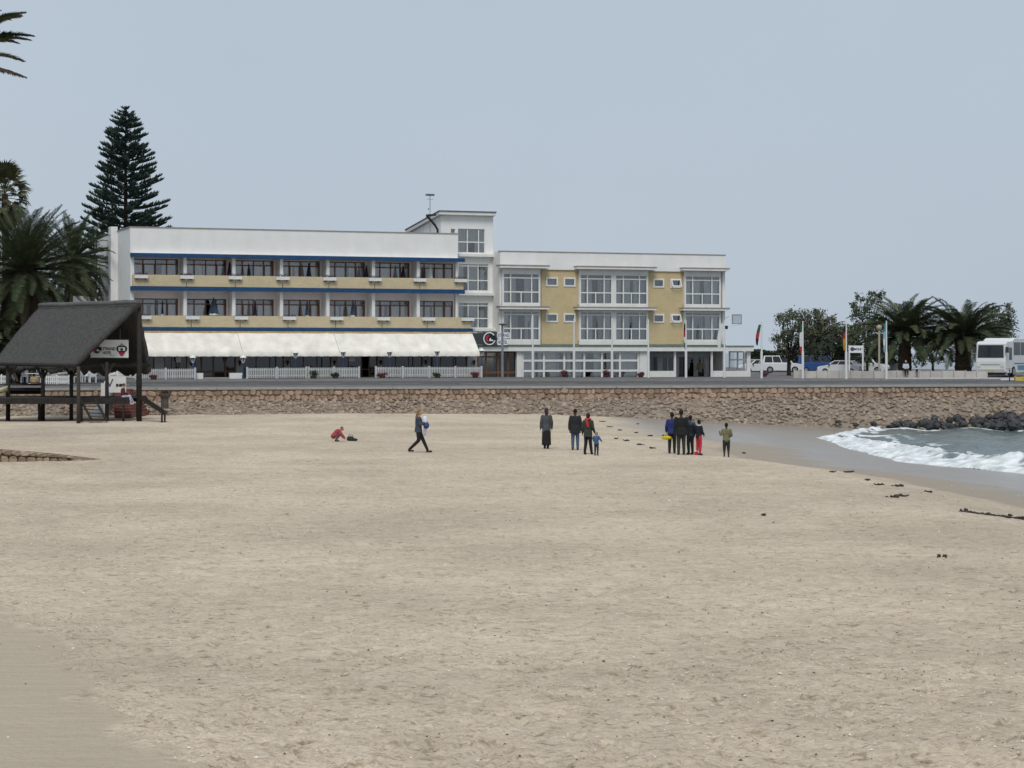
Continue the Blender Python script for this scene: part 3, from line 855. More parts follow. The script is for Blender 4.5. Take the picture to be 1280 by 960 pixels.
for lvl, (lst, d, h) in enumerate(((fb_px_u, -.45, 8.17), (fb_px_l, -1.9, 4.95))):
    for i, (px, pos) in enumerate(lst):
        s = bs(px, d); z = h - .30
        lab = ['upper', 'lower'][lvl]
        t = thing('flower_box', 'white flower box, %s from the left along the %s balcony front' % (ORD[i], lab), 'flower box', bw(s, d - .15, z), BT, 'flower boxes on the balcony fronts')
        MB().box(-.53, .53, -.13, .1, 0, .27).build('box', BOXM, t)
        MB().box(-.5, .5, -.1, .07, .272, .28).build('soil', SOIL, t)
        MB().box(-.36, -.3, -.1, .1, -.1, -.003).box(.3, .36, -.1, .1, -.1, -.003).build('bracket', BLACK, t)
        fl = MB(); dense = [1, 1, 1, .6, .9, 1, .25, 1][i] if lvl == 0 else [.5, 0.05, .25, .6, .05, .25, .05, .25][i]
        if dense > .1:
            for k in range(5): leafball(fl, (-.4 + .2 * k, -.02, .33), (.16, .12, .12 * (1 + dense * .3)), int(26 * dense) + 3, .06, R)
            fl.build('flowers', FLOW, t)
# folded parasols on the balconies
PNAVY = mat('navy_canvas', (.012, .016, .04), .85, .3, 5); PWH = mat('white_canvas', (.66, .66, .64), .8, .06, 5); PBLUE = mat('dusty_blue_canvas', (.045, .07, .11), .85, .2, 4)
def parasol(label, px, lvl, pole_h, r, m, base=0.15, open_=.0, tip=True, d=.6, cat='parasol', botm=None):
    fl = 7.24 if lvl == 0 else 4.0
    s = bs(px, d)
    t = thing('folded_parasol', label, cat, bw(s, d, fl), BT, 'parasols on the hotel balconies')
    MB().tube([(0, 0, 0), (0, 0, pole_h)], .022, 6).build('pole', WHITE2, t)
    MB().lathe([(.24, 0), (.24, .08), (.05, .12)], (0, 0, .0), 10).build('base', CONC, t)
    n = 12; rings = []
    for k in range(7):
        q = k / 6; z = pole_h - .06 - q * 1.35
        rad = r * (q ** .9) * (1.0 if q < .95 else .95) + .012
        rings.append([(rad * (1 + .25 * (-1) ** j) * math.cos(2 * PI * j / n), rad * (1 + .25 * (-1) ** j) * math.sin(2 * PI * j / n), z) for j in range(n)])
    MB().rings(rings).build('canopy', m, t)
    MB().lathe([(r * 1.12, 0), (r * 1.0, .10), (r * .8, .12)], (0, 0, pole_h - 1.50), 12).build('hem', PWH, t)
for lab, px, lvl, r, m, ph in (
    ('folded navy parasol at the second divider of the upper balcony', 287, 0, .20, PNAVY, 2.2),
    ('folded navy parasol in the third bay of the upper balcony', 311, 0, .15, PNAVY, 2.1),
    ('folded navy parasol in the fourth bay of the upper balcony', 386, 0, .19, PNAVY, 2.2),
    ('folded navy parasol in the fifth bay of the upper balcony', 458, 0, .18, PNAVY, 2.1),
    ('folded navy parasol in the sixth bay of the upper balcony', 504, 0, .20, PNAVY, 2.15),
    ('folded white parasol in the last bay of the upper balcony', 538, 0, .2, PWH, 2.1),
    ('thin folded parasol in the first bay of the lower balcony', 203, 1, .07, PNAVY, 2.5),
    ('half open dusty blue parasol in the second bay of the lower balcony', 267, 1, .33, PBLUE, 2.55),
    ('folded navy parasol in the third bay of the lower balcony', 319, 1, .13, PNAVY, 2.4),
    ('folded blue parasol in the fourth bay of the lower balcony', 384, 1, .16, PBLUE, 2.45),
    ('folded dusty blue parasol in the fifth bay of the lower balcony', 441, 1, .17, PBLUE, 2.5)):
    parasol(lab, px, lvl, ph, r, m)

# ------------------------------------------------------------------ stair tower between the wings
TD = 1.5
tl, tr = bs(551, TD), bs(616.5, TD)
offT = (tl, TD, 0)
TW = thing('stair_tower', 'white tower block between the wings with sloping roof and tall windows', 'building', bw(tl, TD), BT)
topF = bh(585, 270, TD)
tw1 = [bs(p, TD) for p in (572.5, 584.5, 598.5, 606)]; h1a, h1m, h1b = bh(585, 316, TD), bh(585, 302.5, TD), bh(585, 286, TD)
tw2 = [bs(p, TD) for p in (573.5, 585.5, 598, 610.5)]; h2 = [bh(590, y, TD) for y in (363.5, 350.5, 332.5, 330)]
h3 = [bh(590, y, TD) for y in (410, 398, 382, 378.5)]
sw = (bs(563.5, TD), bs(569, TD), bh(566, 291.5, TD), bh(566, 286, TD))
wm = MB()
tlo = bs(569, TD)
wall_holes(wm, tl, tr, 10.85, topF, [(tw1[0], tw1[-1], h1a, h1b), sw], TD, TD + .25) if h1a > 10.85 else wall_holes(wm, tl, tr, h1a - .02, topF, [(tw1[0], tw1[-1], h1a, h1b), sw], TD, TD + .25)
wall_holes(wm, tlo, tr, -.4, min(10.85, h1a - .02), [(tw2[0], tw2[-1], h2[0], h2[-1]), (tw2[0], tw2[-1], h3[0], h3[-1])], TD, TD + .25)
wm.build('front_wall', WHITE, TW, off=offT)
dep = 8.6; low = topF - 1.05
for s0 in (tl, tr - .25):
    zb_ = 9.9 if s0 == tl else -.4
    MB().prism([(TD + .25, zb_), (TD + dep, zb_), (TD + dep, low), (TD + .25, topF - .03)], s0, s0 + .25, 'x').build('side_wall', WHITE, TW, off=offT)
part('rear_wall', WHITE, TW, (tl + .25, tr - .25, TD + dep - .25, TD + dep, -.4, low), off=offT)
rx0, rx1 = bs(549, TD - .4), bs(619.5, TD - .4)
MB().prism([(TD - .45, topF + .06), (TD + dep + .3, low + .03), (TD + dep + .3, low + .27), (TD - .45, topF + .30)], rx0, rx1, 'x').build('roof', WHITE2, TW, off=offT)
MB().prism([(TD - .52, topF + .31), (TD + dep + .35, low + .28), (TD + dep + .35, low + .36), (TD - .52, topF + .39)], rx0 - .06, rx1 + .06, 'x').build('roof_covering', ROOFM, TW, off=offT)
window(TW, offT, tw1, [h1a, h1m, h1b], TD + .12, WHITE2, .09, [(tw1[0], tw1[1] - .05, h1a, h1b, CURT), (tw1[1] + .1, tw1[3], h1m, h1b, CURT), (tw1[2] - .3, tw1[3], h1a, h1m, CURT)])
window(TW, offT, [sw[0], sw[1]], [sw[2], sw[3]], TD + .12, WHITE2, .06, [(sw[0], sw[1], sw[2], sw[3], CURTD)])
for hh in (h2, h3):
    window(TW, offT, tw2, hh, TD + .12, WHITE2, .09, [(tw2[1], tw2[2], hh[0], hh[-1], CURT), (tw2[2] + .25, tw2[3], hh[0], hh[-1], CURT), (tw2[0], tw2[0] + .5, hh[0], hh[-1], CURT)])
for y in (317.5, 366):
    hh = bh(590, y, TD - .3); part('ledge', WHITE2, TW, (bs(573, TD - .3), tr + .12, TD - .45, TD, hh - .22, hh), off=offT)
for hh in (bh(590, 322, TD), bh(590, 369, TD), bh(590, 412, TD)):
    part('floor_slab', DARK, TW, (END + .1, tr - .25, TD + .25, TD + dep - .25, hh - .1, hh + .1), off=offT)
part('room_back', DARK, TW, (END + .1, tr - .25, TD + 3.4, TD + 3.6, -.3, 9.9), (tl + .25, tr - .25, TD + 3.4, TD + 3.6, 9.9, topF - .6), off=offT)
part('inner_wall', DARK, TW, (END + .02, END + .1, TD + .95, TD + 3.4, -.3, 9.9), off=offT)
hh = bh(590, 412, TD - .5)
part('entrance_ledge', WHITE2, TW, (bs(592, TD - .5), tr + .25, TD - .9, TD, hh - .12, hh + .1), off=offT)
# flue pipe and aerial on the roofs
FL = thing('flue_pipe', 'bent dark flue pipe against the sloping tower roof', 'flue', bw(bs(547, 1.0), .9, 10.8), BT)
o_ = (bs(547, 1.0), .9, 10.8)
pts = [(bs(547, .9), .9, 10.8), (bs(547, .9), .9, bh(547, 287, .9)), (bs(543.5, .9), .9, bh(543, 281, .9)), (bs(533, .9), .9, bh(533, 269, .9))]
MB().tube(pts, .10, 8).build('pipe', BLACK, FL, off=o_)
MB().tube([pts[-1], (bs(545, .9), .9, bh(545, 268.5, .9))], .08, 8).build('cowl', BLACK, FL, off=o_)
AN = thing('roof_aerial', 'tall thin television aerial on the roof beside the tower', 'aerial', bw(bs(537.5, 3), 3, 10.8), BT)
hA = bh(537.5, 243, 3) - 10.8
MB().tube([(0, 0, 0), (0, 0, hA)], .03, 6).build('mast', STEEL, AN)
b = MB(); b.box(-.35, .35, -.015, .015, hA - .05, hA - .02)
for k in range(6): b.box(-.32 + k * .125, -.30 + k * .125, -.25, .25, hA - .12, hA + .04)
b.box(-.3, .3, -.015, .015, hA - .42, hA - .39); b.box(-.14, -.12, -.1, .1, hA - 1.3, hA - 1.15)
b.build('antenna', STEEL, AN)

# ------------------------------------------------------------------ right wing
RD = -.3
rl, rr_ = bs(624.6, RD), bs(906, RD)
offR = (rl, RD, 0)
RW = thing('hotel_wing', 'white hotel wing with yellow brick panels, square small windows and large bay windows', 'building', bw(rl, RD), BT)
rt = bh(765, 316.7, RD); rp = bh(765, 338.3, RD); gb = bh(765, 432.5, RD)
fh = lambda y: bh(765, y, RD)
baypx = [(627, 676.5), (724, 809.5), (856, 901.5)]
bays = [(bs(a, RD), bs(b, RD)) for a, b in baypx]
small = []
for pxs in ((682.5, 697), (704.6, 719), (816.6, 829.8), (838, 851)):
    for ya, yb in ((358.6, 347.8), (403, 392.3)):
        small.append((bs(pxs[0], RD) + .09, bs(pxs[1], RD) - .09, fh(ya) + .09, fh(yb) - .09))
edges = [(bays[0][1], bays[1][0]), (bays[1][1], bays[2][0])]
for a, b in edges:
    hl = [o for o in small if a < o[0] < b]
    wall_holes(MB(), a, b, gb, rp, hl, RD, RD + .25).build('brick_panel', BRICK, RW, off=offR)
part('brick_panel', BRICK, RW, (bays[2][1] + .02, rr_ - .25, RD, RD + .25, gb, rp), off=offR)
part('parapet', WHITE, RW, (rl, rr_, RD - .12, RD + .2, rp, rt), off=offR)
part('coping', COPING, RW, (rl - .05, rr_ + .05, RD - .17, RD + .26, rt, rt + .06), off=offR)
part('side_wall', WHITE, RW, (rl, rl + .25, RD + .2, RD + 12, -.5, rt), off=offR)
part('side_wall', WHITE, RW, (rl, bays[0][0] - .0, RD + .0, RD + .2, gb, rp), off=offR)
part('side_wall', WHITE, RW, (rr_ - .25, rr_, RD - .05, RD + 12, -.5, rp), (rr_ - .25, rr_, RD + .2, RD + 12, rp, rt), off=offR)
part('rear_wall', WHITE, RW, (rl + .25, rr_ - .25, RD + 11.75, RD + 12, -.5, rt), off=offR)
part('roof', ROOFM, RW, (rl + .25, rr_ - .25, RD + .2, RD + 11.75, rp + .2, rp + .4), off=offR)
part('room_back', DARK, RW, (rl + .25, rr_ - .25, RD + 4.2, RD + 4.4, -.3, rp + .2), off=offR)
for y in (385.5, 433):
    part('floor_slab', DARK, RW, (rl + .25, rr_ - .25, RD + .3, RD + 4.2, fh(y) - .1, fh(y) + .1), off=offR)
for k, o in enumerate(small):
    f = MB(); a, b, c, d = o; t = .11
    tilt = 0.0
    f.box(a - .11, a + .02, RD - .06, RD + .1, c - .11, d + .11); f.box(b - .02, b + .11, RD - .06, RD + .1, c - .11, d + .11)
    f.box(a + .02, b - .02, RD - .055, RD + .1, c - .11, c + .02); f.box(a + .02, b - .02, RD - .055, RD + .1, d - .02, d + .11)
    fr = f.build('small_window', WHITE2, RW, off=offR)
    MB().box(a + .015, b - .015, RD + .03, RD + .04, c + .015, d - .015).build('pane', GLASS, fr, off=offR)
    pleats(a, b, RD + .3, c, d).build('curtain', CURTD if k < 4 else mat('dark_blind', (.10, .12, .13), .8), fr, off=offR)
# opened top-hung sashes on the two right-most small windows
for k in (6, 7):
    a, b, c, d = small[k]
    rot = Matrix.Rotation(math.radians(-24), 3, 'X')
    s_ = MB()
    for bx in ((a - .05, a + .04, RD - .10, RD - .065, c - .05, d + .05), (b - .04, b + .05, RD - .10, RD - .065, c - .05, d + .05), (a + .04, b - .04, RD - .098, RD - .067, c - .05, c + .03), (a + .04, b - .04, RD - .098, RD - .067, d - .03, d + .05)):
        s_.box(*bx, rot=rot, piv=(a, RD - .08, d + .05))
    s_.build('open_sash', WHITE2, RW, off=offR)
wspec = [(bays[0], [(629.4, 638.4, 664.7, 674)], (625, 686.5)), (bays[1], [(725.7, 734.3, 755.3, 764.7), (769.7, 779.3, 799.4, 808.7)], (721.5, 820.5)), (bays[2], [(857, 866, 890, 899.7)], (854, 911.5))]
for bi, (bay, wl, can) in enumerate(wspec):
    dB = RD - .28
    for lv in range(2):
        ys_ = ((380, 366.3, 349, 343.7), (425, 411, 394, 390))[lv]
        H = [fh(y) for y in ys_]
        ct = fh((336.5, 387)[lv]); cb_ = fh((384, 431)[lv])
        for wi, pxs in enumerate(wl):
            S = [bs(p, dB) for p in pxs]
            cu = []
            for q0, q1 in ((S[0] + .05, S[1] - .1), (S[1] + .02, S[1] + (S[2] - S[1]) * R.uniform(.3, .62)), (S[1] + (S[2] - S[1]) * R.uniform(.62, .75), S[2]), (S[2] + .1, S[3] - .05)):
                cu.append((q0, q1, H[0] + .05, H[2], CURT if R.random() < .8 else CURTD))
            fr = window(RW, offR, S, H, dB + .06, WHITE2, .10, cu, curtd=.25)
            mid = (S[1] + S[2]) / 2
            MB().box(mid - .045, mid + .045, dB + .02, dB + .10, H[0] + .05, H[1] - .05).build('glazing_bar', WHITE2, fr, off=offR)
        pan = MB()
        x0, x1 = bs(wl[0][0], dB) - .12, bs(wl[-1][-1], dB) + .12
        pan.box(x0, x1, dB, dB + .12, cb_ + .0, H[0] - .05)
        pan.box(x0, x1, dB, dB + .12, H[-1] + .05, ct - .05)
        if len(wl) == 2: pan.box(bs(wl[0][-1], dB) + .05, bs(wl[1][0], dB) - .05, dB + .003, dB + .12, H[0] - .05, H[-1] + .05)
        pan.box(x0, x0 + .07, dB + .002, RD + .3, H[0] - .05, H[-1] + .05); pan.box(x1 - .07, x1, dB + .002, RD + .3, H[0] - .05, H[-1] + .05)
        pan.build('bay_surround', WHITE2, RW, off=offR)
        c0, c1 = bs(can[0], dB - .5), bs(can[1], dB - .5)
        cp = MB().box(c0, c1, dB - .55, RD + .1, ct - .04, ct + .13).build('canopy', WHITE2, RW, off=offR)
        MB().box(c0 - .04, c1 + .04, dB - .59, RD + .1, ct + .134, ct + .22).build('canopy_covering', COPING, cp, off=offR)
# single storey front: glazed lounge, wooden entrance and open veranda
GF = RD - 1.2
fa0, fa1 = bs(597, GF), bs(940, GF)
hf1, hf0 = bh(765, 433.5, GF), bh(765, 439, GF)
part('flat_roof', WHITE2, RW, (fa0, fa1, GF - .3, RD + .9, hf0, hf1), off=offR)
part('flat_roof', WHITE2, RW, (rr_ + .01, fa1, RD + .9, RD + 6, hf0, hf1), off=offR)
part('roof_covering', GREENBAND, RW, (fa0 - .03, fa1 + .03, GF - .34, RD - .4, hf1 + .003, hf1 + .12), off=offR)
part('green_band', GREENBAND, RW, (rl, rr_, RD - .16, RD - .002, gb - .02, gb + .16), off=offR)
gh = lambda y: bh(765, y, GF)
gl_px = [653.5, 680, 705.5, 730.5, 752.5, 765, 775, 798]
GS = [bs(p, GF) for p in gl_px]
cu = [(GS[0] + .1, GS[1] - .05, -.2, hf0, CURT), (GS[1] + .1, GS[1] + 1.2, -.2, hf0, CURT), (GS[2] + .4, GS[3] - .1, -.2, hf0, CURT), (GS[3] + 1.0, GS[4], -.2, hf0, CURT), (GS[5] + .6, GS[7], -.2, hf0, CURT), (GS[2] - .9, GS[2] - .3, -.2, hf0, CURTD)]
window(RW, offR, GS, [gh(473.5), gh(463.3), gh(450.6), hf0 - .06], GF + .06, WHITE2, .17, cu, GLASS, curtd=.35)
part('white_post', WHITE2, RW, (GS[0] - .55, GS[0] - .12, GF - .06, GF + .3, -.5, hf0), off=offR)
part('white_post', WHITE2, RW, (GS[-1] + .1, GS[-1] + .75, GF - .06, GF + .3, -.5, hf0), off=offR)
# entrance doors
EE = [bs(p, GF) for p in (598.5, 609, 623.5, 636.5, 650)]
window(RW, offR, EE, [-.3, gh(465), gh(446), hf0 - .06], GF + .3, WOOD, .13, [], DGLASS, name='entrance_door')
# veranda
vp = [(808, .28), (844, .16), (890, .16), (936, .34)]
for px, wd in vp:
    s = bs(px, GF); part('veranda_post', WHITE2, RW, (s - wd / 2, s + wd / 2, GF, GF + .2, -.5, hf0), off=offR)
for a, b in ((810, 843), (891.5, 934)):
    part('veranda_parapet', WHITE2, RW, (bs(a, GF), bs(b, GF), GF + .02, GF + .16, -.5, gh(464)), off=offR)
part('veranda_side', WHITE2, RW, (fa1 - .25, fa1 - .1, GF + .2, RD + 6, -.5, gh(464)), off=offR)
vd = RD + 1.6
vh = [(bs(p0, vd), bs(p1, vd), -.45 if low else bh(860, 463, vd), bh(860, 446, vd)) for p0, p1, low in ((803, 822, 0), (828, 842, 0), (848, 868, 1), (873, 881, 1), (886, 899, 1))]
wall_holes(MB(), bs(800, vd), rr_ - .26, -.5, hf0, vh, vd, vd + .2).build('veranda_wall', mat('pale_blue_render', (.50, .54, .55), .8), RW, off=offR)
for o in vh:
    f = MB(); a, b, c, d = o
    for s in (a, (a + b) / 2, b): f.box(s - .04, s + .04, vd + .05, vd + .12, c, d)
    fr = f.build('veranda_window', WHITE2, RW, off=offR)
    MB().box(a + .03, b - .03, vd + .09, vd + .1, c, d).build('pane', DGLASS, fr, off=offR)
s0 = bs(905.5, RD)
window(RW, offR, [bs(p, RD + .5) for p in (912, 922, 930, 936)], [gh(463), gh(450), hf0 - .05], RD + .5, WHITE2, .12, [])
part('veranda_floor', CONC, RW, (bs(800, GF), fa1, GF, RD + 6, -.5, -.2), off=offR)
# the framed bracket panel at the right end of the roof
BP = thing('bracket_panel', 'pale framed panel on a bracket at the right end of the hotel', 'panel', bw(rr_, RD, bh(906, 405, RD)), BT)
o_ = (rr_, RD, bh(906, 405, RD))
x0, x1, z0, z1 = bs(915, RD), bs(927, RD), bh(915, 405, RD), bh(915, 393, RD)
b = MB(); b.box(x0, x1, RD - .03, RD + .03, z0, z0 + .05).box(x0, x1, RD - .03, RD + .03, z1 - .05, z1).box(x0, x0 + .05, RD - .028, RD + .028, z0 + .05, z1 - .05).box(x1 - .05, x1, RD - .028, RD + .028, z0 + .05, z1 - .05)
b.build('frame', STEEL, BP, off=o_)
MB().box(x0 + .05, x1 - .05, RD - .01, RD + .01, z0 + .05, z1 - .05).build('panel', mat('pale_panel', (.48, .53, .58), .5), BP, off=o_)
MB().tube([(rr_ - .1, RD + .1, z0 - .3), (x1, RD, z0 - .02)], .03, 5).tube([(rr_ - .1, RD + .1, z0 + .4), (x0 + .1, RD, z1)], .03, 5).tube([(rr_ - .05, RD, z0 - .35), (rr_ - .05, RD, z0 + .6)], .05, 5).build('arm', WHITE2, BP, off=o_)
MB().box(rr_ - .05, rr_ + .25, RD - .1, RD + .1, z0 - .45, z0 - .15).build('lamp_box', BLACK, BP, off=o_)

# ================================================================== signs, lamps, poles
def text(body, size, m, parent, loc, rot=(PI / 2, 0, 0), name='lettering', align='LEFT', ext=.004, bold=.0, sx=1.0):
    cu = bpy.data.curves.new(name, 'FONT'); cu.body = body; cu.size = size; cu.extrude = ext; cu.align_x = align; cu.offset = bold
    cu.materials.append(m); cu.resolution_u = 3; q_ = bpy.data.objects.new('tmp', cu); me = bpy.data.meshes.new_from_object(q_); bpy.data.objects.remove(q_); o = bpy.data.objects.new(name, me); COL.objects.link(o); o.parent = parent; o.location = loc; o.rotation_euler = rot; o.scale = (sx, 1, 1)
    return o
RED = mat('sign_red', (.42, .03, .05), .5, .1, 4)
NAVY = mat('sign_navy', (.03, .06, .16), .5, .1, 4)
SBLACK = mat('sign_black', (.015, .015, .02), .5, .1, 4)
SWHITE = mat('sign_white', (.75, .77, .77), .45, .04, 3)
SGREEN = mat('sign_green', (.02, .09, .05), .5, .1, 4)
def logo(root, cx, cz, r, y):
    """round badge: black disc, white ring, red swoosh, white bird shape; facing -y"""
    d = MB().disc((cx, cz), r, y, y + .03).build('badge', SBLACK, root)
    n = 28; b = MB()
    for k in range(n):
        a0 = .6 + 2 * PI * .86 * k / n; a1 = .6 + 2 * PI * .86 * (k + 1) / n
        v = [(cx + q * math.cos(a), y - .006, cz + q * math.sin(a)) for a in (a0, a1) for q in (r * .80, r * .97)]
        b.add(v, [(0, 2, 3, 1)])
    b.build('ring', SWHITE, d)
    b = MB(); pts = [(cx - r * .08 + r * .55 * math.cos(a), cz + r * .55 * math.sin(a)) for a in np.linspace(PI * .45, PI * 1.45, 14)] + [(cx - r * .1 + r * .18 * math.cos(a), cz + r * .3 * math.sin(a)) for a in np.linspace(PI * 1.45, PI * .45, 8)]
    b.prism(pts, y - .012, y - .002); b.build('red_swoosh', RED, d)
    b = MB(); b.prism([(cx - r * .05, cz - r * .35), (cx + r * .62, cz - r * .35), (cx + r * .5, cz - r * .12), (cx + r * .28, cz - r * .16), (cx + r * .22, cz + r * .12), (cx + r * .02, cz + r * .02)], y - .016, y - .004); b.build('white_bird', SWHITE, d)
    return d
dS = GF - .55
HS = thing('hotel_sign', 'round black badge sign with white name boxes above the hotel entrance', 'sign', bw(bs(611, dS), dS, bh(611, 432, dS)), BT)
px2 = lambda px: bs(px, dS) - bs(611, dS)
pz2 = lambda py: bh(620, py, dS) - bh(611, 432, dS)
MB().box(px2(604), px2(622), .03, .12, pz2(432), pz2(415)).box(px2(589), px2(605), .05, .12, pz2(431), pz2(416.5)).build('backing', mat('sign_dark', (.05, .06, .06), .6), HS)
logo(HS, px2(611.7), pz2(423.3), 8.2 / FP * 176, -.01)
for (a, b, c, d, s) in ((621.3, 637.5, 422.8, 415.4, 'STRAND'), (621.3, 635, 431.4, 424.3, 'HOTEL')):
    q = MB(); x0, x1, z0, z1 = px2(a), px2(b), pz2(c), pz2(d); r = .14; pts = []
    for cx, cz, a0 in ((x1 - r, z1 - r, 0), (x0 + r, z1 - r, 90), (x0 + r, z0 + r, 180), (x1 - r, z0 + r, 270)):
        for k in range(4): pts.append((cx + r * math.cos(math.radians(a0 + 30 * k)), cz + r * math.sin(math.radians(a0 + 30 * k))))
    q.prism(pts, 0, .12); bx = q.build('name_box', SWHITE, HS)
    text(s, .38, NAVY, bx, ((x0 + x1) / 2, -.008, z0 + .12), align='CENTER', bold=.004, sx=.70 if s == 'STRAND' else .72)
# promenade lamps: blue posts with white lanterns
LBLUE = mat('lamp_blue', (.02, .06, .17), .5, .15, 4)
LWH = mat('lantern_white', (.78, .78, .74), .4, .05, 4)
LGL = glass('lantern_glass', (.35, .36, .36))
def promenade_lamp(i, px, top):
    d = -4.6; s = bs(px, d); b0 = bw(s, d); zg = float(land_z(b0.x, b0.y)) + .1
    t = thing('promenade_lamp', 'blue post lamp with white lantern, %s from the left before the awning' % ORD[i], 'lamp', (b0.x, b0.y, zg), BT, 'blue lamps along the terrace')
    H = BZ0 + bh(px, top, d) - zg
    MB().tube([(0, 0, 0), (0, 0, H - .62)], [.06, .045], 8).build('post', LBLUE, t)
    MB().lathe([(.10, 0), (.10, .25), (.06, .3)], (0, 0, 0), 8).build('foot', LBLUE, t)
    MB().lathe([(.07, 0), (.09, .06), (.10, .08)], (0, 0, H - .64), 8).build('collar', LWH, t)
    MB().lathe([(.10, 0), (.20, .34)], (0, 0, H - .56), 6).build('glass', LGL, t)
    f = MB()
    for k in range(6):
        a = PI / 3 * k; f.tube([(.10 * math.cos(a), .10 * math.sin(a), H - .57), (.205 * math.cos(a), .205 * math.sin(a), H - .21)], .022, 4)
    f.build('frame', LWH, t)
    MB().lathe([(.27, 0), (.25, .05), (.12, .16), (.04, .2), (.03, .25)], (0, 0, H - .23), 10).build('cap', LWH, t)
for i, (px, top) in enumerate(((241, 443.5), (304, 443.5), (369.5, 437.5), (429, 436.5), (487, 436.5), (546.5, 435.7), (602, 435))): promenade_lamp(i, px, top)
# street lamp and globe lamp
def pole_base(px, D):
    x = (px - 640) / FP * D; return Vector((x, D, float(land_z(x, D)) + .1))
b0 = pole_base(628, 163); t = thing('street_lamp', 'plain grey street lamp post with flat head before the entrance', 'lamp', b0)
H = P(628, 404, 163).z - b0.z
MB().tube([(0, 0, 0), (0, 0, H - .1)], [.11, .08], 10).build('post', STEEL, t); MB().lathe([(.08, 0), (.36, .1), (.38, .16), (.1, .22)], (.05, 0, H - .2), 10).build('head', STEEL, t)
b0 = pole_base(1099, 186); t = thing('globe_lamp', 'beige lamp post with round globe among the palms', 'lamp', b0)
H = P(1099, 406, 186).z - b0.z
BEIGE = mat('beige_paint', (.42, .37, .28), .6, .1, 3)
MB().tube([(0, 0, 0), (0, 0, H - .45)], .09, 8).build('post', BEIGE, t); MB().ell((0, 0, H - .26), (.26, .26, .26), 12, 8).build('globe', mat('globe_amber', (.42, .33, .18), .35), t, True)
MB().lathe([(.12, 0), (.2, .08)], (0, 0, H - .5), 8).build('cup', BEIGE, t)
# flag poles
FENCEW = mat('fence_white', (.52, .53, .53), .7, .1, 3, streak=.2)
PWHITE = mat('pole_white', (.70, .71, .70), .5, .06, 4)
FM = {n: mat('flag_' + n, c, .8, .1, 6) for n, c in dict(black=(.015, .015, .017), red=(.45, .03, .04), gold=(.55, .30, .03), green=(.03, .12, .06), white=(.66, .68, .68), sky=(.30, .46, .58), navy=(.03, .05, .16), teal=(.05, .25, .33)).items()}
def flag(t, H, stripes, w_=.34, drop=1.3, side=1, lean=.0):
    f = None
    n = len(stripes)
    for i, cname in enumerate(stripes):
        rows = []
        for j in range(5):
            z = H - .15 - drop * (i + j / 4) / n
            q = (i + j / 4) / n; wd = w_ * (.35 + .65 * math.sin(PI * min(1, q * .8 + .15)))
            r_ = []
            for k in range(9):
                a = k / 8; r_.append((side * (.045 + wd * a + lean * q), .06 * math.sin(a * 9 + q * 3) * (.3 + a), z - .10 * a * math.sin(q * 5)))
            rows.append(r_)
        o = MB().rings(rows, False, False).build('flag' if f is None else 'flag_stripe', FM[cname], t if f is None else f, True)
        if f is None: f = o
    return f
flagspec = [(666, 395, 169, None, 'bare white flag pole nearest the hotel entrance'), (717.5, 400, 170, None, 'bare white flag pole second from the entrance, before the brick wall'),
    (765, 400, 171, None, 'bare white flag pole before the middle of the double bay windows'), (810.5, 401, 172, None, 'bare white flag pole at the right edge of the double bay windows'),
    (857.5, 402, 173, (['black', 'red', 'white', 'green'], .16, 2.2, -1, .0), 'white pole with limp dark red and green flag before the veranda'),
    (905.5, 402, 174, (['white'], .42, 2.2, -1, .3), 'white pole with limp white flag at the hotel corner'),
    (952, 403.5, 172, (['green', 'red', 'black'], .30, 1.75, -1, .28), 'white pole with tilted dark and red flag right of the hotel'),
    (1003.5, 403, 172, (['green', 'white', 'white', 'red'], .22, 2.5, -1, .05), 'white pole with limp green white and red flag before the trees'),
    (1057.8, 405, 171, (['black', 'red', 'gold', 'gold'], .20, 2.1, -1, .08), 'white pole with limp black red and gold flag'),
    (1108, 402.5, 171, (['teal', 'sky', 'white', 'sky'], .20, 2.4, -1, .08), 'white pole with limp light blue flag before the palms')]
for px, top, D, fl, lab in flagspec:
    b0 = pole_base(px, D); H = P(px, top, D).z - b0.z
    t = thing('flag_pole', lab, 'flag pole', b0, 0, 'flag poles along the promenade')
    MB().tube([(0, 0, 0), (0, 0, 2.2)], .105, 10).build('lower_pole', PWHITE, t); MB().tube([(0, 0, 2.2), (0, 0, H)], [.075, .05], 8).build('upper_pole', PWHITE, t)
    MB().ell((0, 0, H + .04), (.06, .06, .06), 8, 5).build('finial', PWHITE, t, True)
    if fl: flag(t, H, *fl)
# sign by the car park
b0 = pole_base(1071, 176); t = thing('car_park_sign', 'white board sign with dark logo on two white posts by the parked cars', 'sign', b0)
z = lambda py: P(1071, py, 176).z - b0.z
xx = lambda px: (px - 1071) / FP * 176
for px in (1061.5, 1078.5): MB().box(xx(px) - .06, xx(px) + .06, -.05, .05, 0, z(431.5)).build('post', PWHITE, t)
bd = MB().box(xx(1062.4), xx(1077.6), -.04, .04, z(441), z(432)).build('board', SWHITE, t)
MB().disc((xx(1065.3), z(436.3)), .17, -.055, -.042).build('logo', NAVY, bd); MB().disc((xx(1065.6), z(436.0)), .07, -.062, -.056).build('logo_dot', RED, bd)
text('MOLE', .24, SBLACK, bd, (xx(1067.2), -.045, z(437.6)), bold=.01, sx=1.02)
